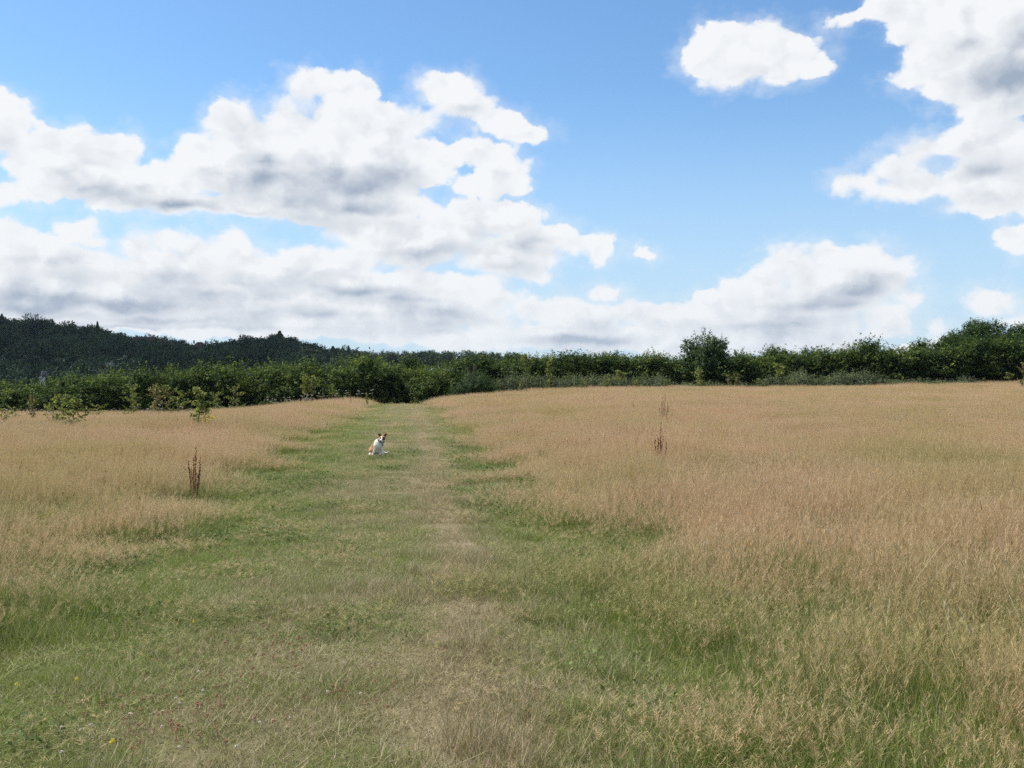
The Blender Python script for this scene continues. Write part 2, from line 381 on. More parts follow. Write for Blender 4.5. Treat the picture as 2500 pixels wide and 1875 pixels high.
# --- turf and hay: the colour of a blade follows its height, its plant and where it grows
def turf_mat():
    m, B = new_mat('short_turf_blades'); v = attr(B, 'v'); dry = attr(B, 'dry', 'INSTANCER'); r = obj_rand(B); hgt = attr(B, 'h')
    g = B.mix(v, (0.165, 0.22, 0.038), (0.37, 0.425, 0.10)); g = B.mix(B.ramp(r, 0, 1, 0, 0.3), g, (0.19, 0.26, 0.07))
    d = B.mix(v, (0.22, 0.145, 0.07), (0.64, 0.54, 0.34))
    f = B.ramp(B.m('ADD', dry, B.m('MULTIPLY', B.m('SUBTRACT', v, 0.5), 1.2)), 0.10, 0.95)
    c = B.mix(f, g, d)
    finish(B, c, 0.6, 0.30, 0.2); return m
def hay_mat():
    m, B = new_mat('standing_hay'); v = attr(B, 'v'); h = attr(B, 'h'); dry = attr(B, 'dry', 'INSTANCER'); r = obj_rand(B)
    tan = B.mix(v, (0.43, 0.27, 0.145), (0.86, 0.625, 0.38)); tan = B.mix(B.ramp(r, 0, 1, 0, 0.3), tan, (0.70, 0.55, 0.32))
    gr = B.mix(v, (0.145, 0.19, 0.042), (0.32, 0.365, 0.10))
    f0 = B.m('ADD', h, B.m('MULTIPLY', B.m('SUBTRACT', dry, 0.5), 0.9)); f = B.ramp(B.m('ADD', f0, B.m('MULTIPLY', B.m('SUBTRACT', v, 0.5), 0.5)), 0.20, 0.75)
    c = B.mix(f, gr, tan)
    pn = B.noise(geo_pos(B), 0.22, 4, 0.6).outputs[0]; c = B.mix(B.ramp(pn, 0.40, 0.66), c, B.mix(1.0, c, (0.84, 0.93, 0.74), 'MULTIPLY')); finish(B, c, 0.6, 0.35, 0.2); return m
M['turf'] = turf_mat(); M['hay'] = hay_mat()
M['herb'] = foliage_mat('herb_leaves', (0.06, 0.09, 0.026), (0.12, 0.165, 0.048), (0.24, 0.28, 0.10), 0.25)
M['straw'] = plain_mat('bleached_straw', (0.42, 0.33, 0.20), (0.66, 0.58, 0.42), 30, 0.6, 0.2)

def ground_mat():
    m, B = new_mat('meadow_ground'); pos = geo_pos(B)
    dry = attr(B, 'dry'); tall = attr(B, 'tall'); wood = attr(B, 'wood'); bare = attr(B, 'bare')
    n1 = B.noise(pos, 1.6, 5, 0.65).outputs[0]; n2 = B.noise(pos, 22.0, 4, 0.7).outputs[0]; n3 = B.noise(pos, 140.0, 2, 0.7).outputs[0]
    g = B.mix(n3, (0.07, 0.075, 0.025), (0.20, 0.19, 0.07)); d = B.mix(n3, (0.13, 0.10, 0.05), (0.42, 0.34, 0.20))
    f = B.ramp(B.m('ADD', dry, B.m('MULTIPLY', B.m('SUBTRACT', n1, 0.5), 0.7)), 0.2, 1.0)
    c = B.mix(f, g, d)
    soil = B.m('MAXIMUM', bare, B.ramp(B.m('ADD', dry, B.m('MULTIPLY', B.m('SUBTRACT', n1, 0.5), 0.9)), 1.12, 1.3))
    c = B.mix(soil, c, B.mix(n2, (0.30, 0.215, 0.15), (0.50, 0.39, 0.29)))
    hay = B.mix(B.m('ADD', B.m('MULTIPLY', n2, 0.6), B.m('MULTIPLY', n3, 0.4)), (0.15, 0.125, 0.05), (0.46, 0.34, 0.19))
    c = B.mix(tall, c, hay)
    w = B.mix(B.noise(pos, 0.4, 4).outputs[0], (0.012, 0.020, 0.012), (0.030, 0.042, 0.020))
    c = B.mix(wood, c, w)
    lawn = attr(B, 'lawn'); c = B.mix(lawn, c, (0.040, 0.072, 0.022))
    h = B.m('ADD', n2, B.m('MULTIPLY', n3, 0.5))
    finish(B, c, 0.95, 0, 0.1, bump=bumpn(B, h, 0.03, 0.7)); return m
M['ground'] = ground_mat()

# =====================================================================
#  the ground, one sheet from behind the camera to the horizon
# =====================================================================
def build_ground():
    ys = np.concatenate([np.linspace(-60, 2, 24), 2 * (5000/2) ** (np.linspace(0.012, 1, 420))])
    s = np.linspace(-1, 1, 321); sx = np.sign(s) * (0.18 * np.abs(s) + 0.82 * np.abs(s) ** 3)
    X = sx[None, :] * (np.abs(ys)[:, None] * 1.25 + 14) + track(ys)[:, None]; Y = np.repeat(ys[:, None], len(s), 1)
    Z = ground_z(X, Y); nr, nc = X.shape
    idx = np.arange(nr * nc).reshape(nr, nc)
    f = np.stack([idx[:-1, :-1], idx[:-1, 1:], idx[1:, 1:], idx[1:, :-1]], -1).reshape(-1, 4)
    x = X.ravel(); y = Y.ravel()
    t = x - track(y); tall = tallness(x, y)
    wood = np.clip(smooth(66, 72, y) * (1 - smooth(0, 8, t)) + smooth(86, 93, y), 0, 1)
    lawn = (np.exp(-(((x/y*F+1250-130)/70)**2) * 1.0) * smooth(345, 365, y) * (1 - smooth(425, 445, y)))
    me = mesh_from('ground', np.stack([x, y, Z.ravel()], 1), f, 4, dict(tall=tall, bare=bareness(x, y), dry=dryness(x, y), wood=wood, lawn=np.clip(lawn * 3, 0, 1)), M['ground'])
    me.polygons.foreach_set('use_smooth', [True] * len(me.polygons))
    tag(link('ground', me), kind='structure')
build_ground()

# =====================================================================
#  grasses (instanced clumps: nobody could count these)
# =====================================================================
def ribbons(rng, base, top, width, v, segs=3, bend=0.15, taper=1.0, h0=0.0, h1=1.0):
    """bent ribbons from base points to top points -> verts, quads, v, h"""
    n = len(base); d = top - base; L = np.linalg.norm(d, axis=1, keepdims=True)
    ang = rng.uniform(0, 2*np.pi, n); side = np.stack([np.cos(ang), np.sin(ang), np.zeros(n)], 1)
    droop = rng.normal(0, 1, (n, 3)) * [1, 1, 0.2] * L * bend
    V = []; H = []
    for i in range(segs + 1):
        t = i / segs; c = base + d * t + droop * (t * t - t) 
        w = width[:, None] * (1 - taper * t ** 2 * 0.85) * 0.5
        V += [c - side * w, c + side * w]; H += [np.full(n, h0 + (h1-h0)*t)] * 2
    V = np.stack(V, 1); H = np.stack(H, 1); k = 2 * (segs + 1)
    q = np.array([[2*i, 2*i+1, 2*i+3, 2*i+2] for i in range(segs)])
    Fc = (np.arange(n)[:, None, None] * k + q[None]).reshape(-1, 4)
    return V.reshape(-1, 3), Fc, np.repeat(v, k), H.reshape(-1)
def join(parts):
    vs, fs, a, h, b = [], [], [], [], 0
    for p in parts:
        vs.append(p[0]); fs.append(p[1] + b); a.append(p[2]); h.append(p[3]); b += len(p[0])
    return np.concatenate(vs), np.concatenate(fs), np.concatenate(a), np.concatenate(h)
def turf_clump(seed, n=170, R=0.17, hmin=0.02, hmax=0.055, lean=0.8, w=0.0032):
    rng = np.random.default_rng(seed); r = R * np.sqrt(rng.random(n)); a = rng.uniform(0, 2*np.pi, n)
    base = np.stack([r*np.cos(a), r*np.sin(a), np.full(n, -0.008)], 1); L = rng.uniform(hmin, hmax, n)
    dr = rng.normal(0, lean, (n, 2)) * L[:, None]
    top = base + np.stack([dr[:, 0], dr[:, 1], L], 1)
    return join([ribbons(rng, base, top, rng.uniform(0.6, 1.3, n) * w, rng.random(n), 2, 0.25)])
def hay_clump(seed, n=56, R=0.36, H=0.48, leafn=85):
    rng = np.random.default_rng(seed); r = R * np.sqrt(rng.random(n)); a = rng.uniform(0, 2*np.pi, n)
    base = np.stack([r*np.cos(a), r*np.sin(a), np.full(n, -0.01)], 1); L = H * rng.uniform(0.45, 1.15, n)
    dr = rng.normal(0, 0.20, (n, 2)) * L[:, None] + [0.05 * H, 0]
    top = base + np.stack([dr[:, 0], dr[:, 1], L], 1); v = rng.random(n)
    parts = [ribbons(rng, base, top, np.full(n, 0.0022), v * 0.8, 3, 0.12, 0.6)]
    # open panicles: fine side branches round the upper third of every stem
    m = 20; t = rng.uniform(0.62, 1.0, (n, m)); b0 = base[:, None] + (top - base)[:, None] * t[..., None]
    ph = rng.uniform(0, 2*np.pi, (n, m)); bl = (1.10 - t) * 0.065 * rng.uniform(0.4, 1.3, (n, m)) + 0.006
    tip = b0 + np.stack([np.cos(ph) * bl, np.sin(ph) * bl, bl * rng.uniform(0.5, 2.2, (n, m))], -1)
    parts.append(ribbons(rng, b0.reshape(-1, 3), tip.reshape(-1, 3), rng.uniform(0.0012, 0.0026, n*m), rng.random(n*m), 1, 0, 0.3, 0.85, 1.0))
    # leaves low down
    r = R * 1.05 * np.sqrt(rng.random(leafn)); a = rng.uniform(0, 2*np.pi, leafn)
    lb = np.stack([r*np.cos(a), r*np.sin(a), np.full(leafn, -0.01)], 1); LL = H * rng.uniform(0.22, 0.66, leafn)
    lt = lb + np.stack([rng.normal(0, .4, leafn)*LL, rng.normal(0, .4, leafn)*LL, LL], 1)
    parts.append(ribbons(rng, lb, lt, rng.uniform(0.003, 0.006, leafn), rng.random(leafn), 2, 0.3, 1.0, 0.0, 0.45))
    return join(parts)
def herb_clump(seed, n=46, R=0.16):
    rng = np.random.default_rng(seed); r = R * np.sqrt(rng.random(n)); a = rng.uniform(0, 2*np.pi, n)
    c = np.stack([r*np.cos(a), r*np.sin(a), rng.uniform(0.015, 0.06, n)], 1); s = rng.uniform(0.007, 0.015, n)
    parts_v = []; k = rng.uniform(0, 2*np.pi, n)
    ux = np.stack([np.cos(k), np.sin(k), rng.normal(0, .35, n)], 1); uy = np.stack([-np.sin(k), np.cos(k), rng.normal(0, .35, n)], 1)
    V = np.stack([c - ux*s[:, None], c - uy*s[:, None]*.7, c + ux*s[:, None], c + uy*s[:, None]*.7], 1).reshape(-1, 3)
    Fc = np.arange(4*n).reshape(-1, 4)
    return V, Fc, np.repeat(rng.random(n), 4), np.full(4*n, 0.5)
def seedhead_clump(seed, n=5, R=0.3):
    """plantain / foxtail heads and bleached bents standing over the sward"""
    rng = np.random.default_rng(seed); mb = []
    r = R * np.sqrt(rng.random(n)); a = rng.uniform(0, 2*np.pi, n); L = rng.uniform(0.3, 0.62, n)
    base = np.stack([r*np.cos(a), r*np.sin(a), np.zeros(n)], 1); top = base + np.stack([rng.normal(0.10, .22, n)*L, rng.normal(0, .2, n)*L, L], 1)
    p1 = ribbons(rng, base, top, np.full(n, 0.003), rng.random(n), 4, 0.25, 0.3)
    return p1
def headed_clump(seed, n, R, hl, hw, Hr, nod):
    rng = np.random.default_rng(seed); r = R * np.sqrt(rng.random(n)); a = rng.uniform(0, 2*np.pi, n); L = rng.uniform(*Hr, n)
    base = np.stack([r*np.cos(a), r*np.sin(a), np.zeros(n)], 1); top = base + np.stack([rng.normal(0.04, .16, n)*L, rng.normal(0, .14, n)*L, L], 1)
    d = (top - base) / L[:, None]; k = rng.uniform(.8, 1.3, n)[:, None]
    tip = top + (d * (1 - nod) + np.stack([rng.normal(0, .5, n), rng.normal(0, .5, n), rng.uniform(-.2, .3, n)], 1) * nod) * hl * k
    ps = [ribbons(rng, base, top, np.full(n, 0.0018), np.full(n, .8), 3, 0.15, 0.3)]
    for _ in range(3): ps.append(ribbons(rng, top, tip, np.full(n, hw), rng.random(n) * .4, 3, 0.1, 0.7, 1.0, 1.0))
    return join(ps)
scatter_src = {}
def sources(name, gens, mat):
    c = bpy.data.collections.new(name)
    for i, (V, Fc, a, h) in enumerate(gens):
        me = mesh_from(name, V, Fc, 4, dict(v=a, h=h), mat)
        c.objects.link(bpy.data.objects.new(name, me))
    return c
def scatter(name, pts, rot, scl, idx, src, label, cat, dry=None):
    n = len(pts); me = bpy.data.meshes.new(name); me.vertices.add(n); me.vertices.foreach_set('co', np.ascontiguousarray(pts, np.float32).ravel())
    a = me.attributes.new('rot', 'FLOAT_VECTOR', 'POINT'); a.data.foreach_set('vector', np.ascontiguousarray(rot, np.float32).ravel())
    a = me.attributes.new('scl', 'FLOAT_VECTOR', 'POINT'); a.data.foreach_set('vector', np.ascontiguousarray(scl, np.float32).ravel())
    a = me.attributes.new('idx', 'INT', 'POINT'); a.data.foreach_set('value', np.ascontiguousarray(idx, np.int32))
    a = me.attributes.new('dry', 'FLOAT', 'POINT'); a.data.foreach_set('value', np.ascontiguousarray(dry if dry is not None else np.full(n, .5), np.float32))
    o = link(name, me)
    t = bpy.data.node_groups.new(name + '_spread', 'GeometryNodeTree')
    t.interface.new_socket('Geometry', in_out='INPUT', socket_type='NodeSocketGeometry'); t.interface.new_socket('Geometry', in_out='OUTPUT', socket_type='NodeSocketGeometry')
    N = t.nodes.new; L = t.links.new
    gi = N('NodeGroupInput'); go = N('NodeGroupOutput'); ip = N('GeometryNodeInstanceOnPoints'); ci = N('GeometryNodeCollectionInfo')
    ci.inputs['Collection'].default_value = src; ci.inputs['Separate Children'].default_value = True; ci.inputs['Reset Children'].default_value = True
    def na(nm, ty):
        k = N('GeometryNodeInputNamedAttribute'); k.data_type = ty; k.inputs['Name'].default_value = nm
        return [q for q in k.outputs if q.enabled and q.name == 'Attribute'][0]
    L(gi.outputs[0], ip.inputs['Points']); L(ci.outputs[0], ip.inputs['Instance']); ip.inputs['Pick Instance'].default_value = True
    L(na('idx', 'INT'), ip.inputs['Instance Index'])
    e = N('FunctionNodeEulerToRotation'); L(na('rot', 'FLOAT_VECTOR'), e.inputs[0]); L(e.outputs[0], ip.inputs['Rotation'])
    L(na('scl', 'FLOAT_VECTOR'), ip.inputs['Scale']); L(ip.outputs[0], go.inputs[0])
    md = o.modifiers.new('spread', 'NODES'); md.node_group = t
    return tag(o, label, cat, kind='stuff')
def spread_points(rng, y0, y1, dens, margin=3.0, wide=0.54):
    """even random points over the strip of ground in (and a little beyond) view"""
    A = 0.5 * (y1**2 - y0**2) * 2 * wide + 2 * margin * (y1 - y0); n = int(A * dens)
    y = np.sqrt(rng.random(n * 2) * (y1**2 - y0**2) + y0**2); y = np.concatenate([y[:n], rng.uniform(y0, y1, n // 3)])
    x = rng.uniform(-1, 1, len(y)) * (wide * y + margin)
    return x, y
def lay(x, y, dz=0.0): return np.stack([x, y, ground_z(x, y) + dz], 1)
def rots(rng, n, tilt=0.12): return np.stack([rng.normal(0, tilt, n), rng.normal(0, tilt, n), rng.uniform(0, 6.283, n)], 1)

def grasses():
    rng = np.random.default_rng(7)
    turf = sources('turf_tuft', [turf_clump(i) for i in range(5)] + [turf_clump(9, 120, 0.15, 0.05, 0.11, 0.6, 0.0036), turf_clump(10, 120, 0.15, 0.06, 0.13, 0.5, 0.0038)], M['turf'])
    hay = sources('hay_tuft', [hay_clump(i+20) for i in range(7)], M['hay'])
    herb = sources('herb_tuft', [herb_clump(i+40) for i in range(4)], M['herb'])
    bent = sources('bent_tuft', [seedhead_clump(i+60, 4) for i in range(6)], M['straw'])
    # short turf
    X, Y = [], []
    for y0, y1, d in ((2.2, 9, 72), (9, 20, 42), (20, 40, 15), (40, 70, 5)):
        x, y = spread_points(rng, y0, y1, d); X.append(x); Y.append(y)
    x = np.concatenate(X); y = np.concatenate(Y); tl = tallness(x, y)
    dr = dryness(x, y)
    bare = (dr + 0.25 * rng.random(len(x)) > 1.4) | (bareness(x, y) > rng.random(len(x)) * 0.9 + 0.05)
    k = ((tl < 0.85) | (y < 14)) & ~bare; x, y, tl, dr = x[k], y[k], tl[k], dr[k]; n = len(x)
    far = 1 + 0.9 * smooth(18, 45, y)
    grow = 0.35 + 0.5 * vnoise(x, y, 1.1, 77, 2) + 1.0 * np.clip(vnoise(x, y, 3.2, 78, 2) - .42, 0, 1) * 2 + 1.7 * tl
    s = np.stack([far, far, grow * (0.8 + 0.4 * rng.random(n))], 1)
    longer = rng.random(n) < 0.04 + 0.75 * tl + 0.3 * smooth(0.55, .8, vnoise(x, y, 1.3, 91, 2)) * (x > track(y) + .6)
    idx = np.where(longer, 5 + rng.integers(0, 2, n), rng.integers(0, 5, n))
    dd = np.clip(dr + rng.normal(0, .12, n) - 0.1 * tl + 0.08, 0, 1)
    scatter('short_turf', lay(x, y), rots(rng, n, .06), s, idx, turf, 'short green and straw coloured turf of the mown path', 'turf', dd)
    # standing hay
    X, Y = [], []
    for y0, y1, d in ((2.2, 9, 13), (9, 22, 12), (22, 45, 9), (45, 100, 5.0)):
        x, y = spread_points(rng, y0, y1, d, 4.0); X.append(x); Y.append(y)
    x = np.concatenate(X); y = np.concatenate(Y); tl = tallness(x, y); t = x - track(y)
    keep = (rng.random(len(x)) < smooth(-0.12, 0.55, tl) * (1 - 0.22 * (1 - smooth(4, 13, y))) * (0.75 + 0.25 * smooth(0.35, 0.6, vnoise(x, y, 0.8, 303, 3)))) & ~((y > 74) & (t < 0)) & (y < 92)
    x, y, tl = x[keep], y[keep], tl[keep]; n = len(x)
    far = 1 + 0.6 * smooth(25, 60, y)
    hh = (0.20 + 0.84 * tl ** 0.8) * (0.62 + 0.75 * vnoise(x, y, 0.7, 51, 3)) * (0.9 + 0.2 * rng.random(n))
    s = np.stack([far * (0.85 + 0.3 * rng.random(n)), far, hh], 1)
    green = vnoise(x, y, 0.33, 61, 3)
    near = 1 - smooth(4.5, 16, y)
    dd = 0.46 + 0.42 * smooth(6, 26, y) + 1.7 * (green - 0.5) + 0.5 * (tl - 1) - 0.10 * near + rng.normal(0, .16, n)
    scatter('standing_hay', lay(x, y), rots(rng, n, .07), s, rng.integers(0, 7, n), hay, 'tall tan seeding grass standing on both sides of the mown path', 'hay', np.clip(dd, 0, 1.2))
    # broad-leaved herbs in the turf
    x, y = spread_points(rng, 2.2, 26, 16); tl = tallness(x, y); hn = vnoise(x, y, 0.9, 123, 3)
    right = (x > track(y) + 0.6)
    k = (rng.random(len(x)) < smooth(0.50, 0.68, hn + 0.10 * right)) & (tl < 0.93) & ((dryness(x, y) < 0.55)); x, y = x[k], y[k]; n = len(x)
    s = np.repeat((0.8 + 0.6 * rng.random(n))[:, None], 3, 1)
    scatter('clover_leaves', lay(x, y), rots(rng, n, .1), s, rng.integers(0, 4, n), herb, 'low green clover and cinquefoil leaves matted in the turf', 'herbs')
    # bleached bents
    X, Y = [], []
    for y0, y1, d in ((2.2, 12, 3.2), (12, 40, 1.6)):
        x, y = spread_points(rng, y0, y1, d); X.append(x); Y.append(y)
    x = np.concatenate(X); y = np.concatenate(Y); tl = tallness(x, y)
    k = rng.random(len(x)) < 0.05 + 0.6 * smooth(0.2, 0.9, tl); x, y, tl = x[k], y[k], tl[k]; n = len(x)
    s = np.stack([np.ones(n), np.ones(n), (0.35 + 0.75 * tl)], 1)
    scatter('bleached_bents', lay(x, y), rots(rng, n, .3), s, rng.integers(0, 6, n), bent, 'loose pale straw stems leaning over the grass', 'straw')
def seed_heads():
    rng = np.random.default_rng(17)
    pl = sources('plantain_tuft', [headed_clump(80+i, 2, .25, .035, .008, (.32, .56), .2) for i in range(5)], M['dock'])
    cf = sources('cocksfoot_tuft', [headed_clump(90+i, 3, .3, .085, .007, (.40, .62), .35) for i in range(6)], M['straw'])
    for nm, src, dens, y0, y1, lab in (('plantain_heads', pl, 1.1, 4, 48, 'small dark brown seed heads dotted through the hay'), ('foxtail_heads', cf, 2.2, 2.2, 30, 'pale nodding seed heads rising over the near hay')):
        x, y = spread_points(rng, y0, y1, dens); tl = tallness(x, y)
        k = (rng.random(len(x)) < smooth(.25, .9, tl) * smooth(.40, .62, vnoise(x, y, .35, 711 + len(nm), 2)) + .03 * (tl > .3)); x, y = x[k], y[k]; n = len(x)
        s = np.stack([np.ones(n)]*2 + [(0.62 + 0.42*tallness(x, y)) * (1 - .2*(y < 8))], 1)
        scatter(nm, lay(x, y), rots(rng, n, .12), s, rng.integers(0, 5, n), src, lab, 'seed heads')
grasses()
seed_heads()

# =====================================================================
#  woody plants
# =====================================================================
def quads(rng, P_, N_, size, aspect=0.55, v=None, flat=0.5):
    """leaf diamonds at P_, roughly facing N_"""
    n = len(P_); N = N_ * (1 - flat) + rng.normal(0, 0.42, (n, 3)); N[:, 2] += flat
    N /= np.linalg.norm(N, axis=1, keepdims=True) + 1e-9
    R = rng.normal(0, 1, (n, 3)); U = np.cross(N, R); U /= np.linalg.norm(U, axis=1, keepdims=True) + 1e-9; W = np.cross(N, U)
    s = (size * rng.uniform(0.6, 1.35, n))[:, None]
    V = np.stack([P_ - U*s*.5, P_ - W*s*.5*aspect + N*s*.06, P_ + U*s*.5, P_ + W*s*.5*aspect + N*s*.06], 1).reshape(-1, 3)
    return V, np.arange(4*n).reshape(-1, 4), np.repeat(v if v is not None else rng.random(n), 4)
def crown(seed, half, z0, nspray, nleaf, leaf, lobes=9, spray=0.8, shoots=0.12, layer=0.0, aspect=0.55, fill=0.3, fillsize=1.6, up=0.35, rr=(0.38, 0.58), zc=(0.25, 0.78), flat0=0.35):
    """a crown as sprays of leaves carried on the skin of overlapping lobes. half=(rx,ry,height)"""
    rng = np.random.default_rng(seed); rx, ry, H = half
    # lobes
    C = []; Rr = []
    for i in range(lobes):
        a = 2*np.pi*i/lobes*1.618*1.9 + rng.uniform(-.5, .5); q = rng.uniform(0.25, 0.72) if i else 0
        zq = rng.uniform(*zc) * (1 - 0.30*q)
        C.append([rx*q*np.cos(a), ry*q*np.sin(a), z0 + H*zq]); Rr.append(rng.uniform(*rr) * (1 - 0.25*q))
    C = np.array(C); Rr = np.array(Rr); sc_ = np.array([rx, ry, H*0.62])
    li = rng.integers(0, lobes, nspray); dirv = rng.normal(0, 1, (nspray, 3)); dirv /= np.linalg.norm(dirv, axis=1, keepdims=True)
    dirv[:, 2] = np.where(dirv[:, 2] < -0.5, -dirv[:, 2], dirv[:, 2])
    bump_ = 1 + 0.16 * np.sin(dirv[:, 0]*5 + li) * np.sin(dirv[:, 2]*6 + li*2)
    O = C[li] + dirv * sc_ * (Rr[li] * bump_)[:, None]
    # keep skin sprays that are not deep inside another lobe
    inside = np.zeros(nspray)
    for c, r in zip(C, Rr): inside += (np.linalg.norm((O - c) / sc_, axis=1) < r * 0.82)
    keep = (inside == 0) | (rng.random(nspray) < 0.25)
    O, dirv, li = O[keep], dirv[keep], li[keep]; ns = len(O)
    O[:, 2] = np.maximum(O[:, 2], z0 + 0.05)
    D_ = dirv * [1, 1, 1 - layer] + rng.normal(0, .35, (ns, 3)); D_[:, 2] += up * (1 - layer)
    D_ /= np.linalg.norm(D_, axis=1, keepdims=True)
    L = spray * rng.uniform(0.5, 1.3, ns); sh = rng.random(ns) < shoots; top = O[:, 2] > z0 + H*0.62
    D_[sh & top] = D_[sh & top] * 0.35 + [0, 0, 0.9]; L[sh & top] *= 1.1
    t = rng.uniform(-0.45, 1.0, (ns, nleaf)); wd = 0.26 * (1 - 0.6 * np.clip(t, 0, 1)) * np.where(sh & top, 0.45, 1.0)[:, None]
    off = rng.normal(0, 1, (ns, nleaf, 3)) * (wd * L[:, None])[..., None] * [1, 1, 0.55]
    Pp = (O[:, None] + D_[:, None] * (t * L[:, None])[..., None] + off).reshape(-1, 3)
    Nn = np.repeat(dirv, nleaf, 0)
    sv = rng.random(ns); v = np.clip(np.repeat(sv, nleaf) * 0.75 + rng.random(ns*nleaf) * 0.25 + 0.12*(t.ravel() > .7), 0, 1)
    Pp[:, 2] = np.maximum(Pp[:, 2], z0 - 0.02)
    V1 = quads(rng, Pp, Nn, leaf, aspect, v, flat0 + 0.3*layer)
    # darker inner leaves
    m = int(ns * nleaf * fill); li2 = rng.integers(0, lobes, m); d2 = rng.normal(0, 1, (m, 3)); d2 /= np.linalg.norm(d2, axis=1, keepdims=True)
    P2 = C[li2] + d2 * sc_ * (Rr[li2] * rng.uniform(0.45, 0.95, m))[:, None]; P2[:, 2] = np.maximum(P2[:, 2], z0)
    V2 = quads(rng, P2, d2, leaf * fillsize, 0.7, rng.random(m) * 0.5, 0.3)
    return np.concatenate([V1[0], V2[0]]), np.concatenate([V1[1], V2[1] + len(V1[0])]), np.concatenate([V1[2], V2[2]])
def crown_mesh(name, mat, *a, **k):
    V, Fc, v = crown(*a, **k); return mesh_from(name, V, Fc, 4, dict(v=v), mat)
def trunk_mesh(name, seed, h, r, limbs=5, spread=1.0, mat=None, stems=1, n=7):
    rr = random.Random(seed); mb = MB()
    for s_ in range(stems):
        bx, by = (0, 0) if stems == 1 else (rr.uniform(-.4, .4)*spread, rr.uniform(-.3, .3)*spread)
        lean = (rr.uniform(-.08, .08)*h, rr.uniform(-.08, .08)*h)
        pts = [(bx + lean[0]*t + rr.uniform(-.02, .02)*h, by + lean[1]*t, h*t*0.8 - 0.15*(t == 0)) for t in (0, .2, .45, .7, 1)]
        mb.tube(pts, [r*1.5, r, r*.8, r*.55, r*.2], n)
        for i in range(limbs):
            t = rr.uniform(0.3, 0.85); j = int(t*4); p0 = Vector(pts[j]); a = rr.uniform(0, 6.28); q = spread * rr.uniform(.5, 1)
            p2 = p0 + Vector((math.cos(a)*q, math.sin(a)*q, h*rr.uniform(.15, .35))); pm = (p0+p2)/2 + Vector((0, 0, -.05*h))
            mb.tube([p0, pm, p2], [r*.5, r*.35, r*.1], 5)
    return mb.mesh(name, mat or M['bark'], True)
def plant(name, loc, cm, tm, label, cat, group=None, rz=0, s=(1, 1, 1), cname='crown'):
    e = link(name, None, None, loc); e.empty_display_size = 0.3; e.rotation_euler = (0, 0, rz); e.scale = s
    if tm: link('trunk', tm, e)
    link(cname, cm, e)
    return tag(e, label, cat, group)

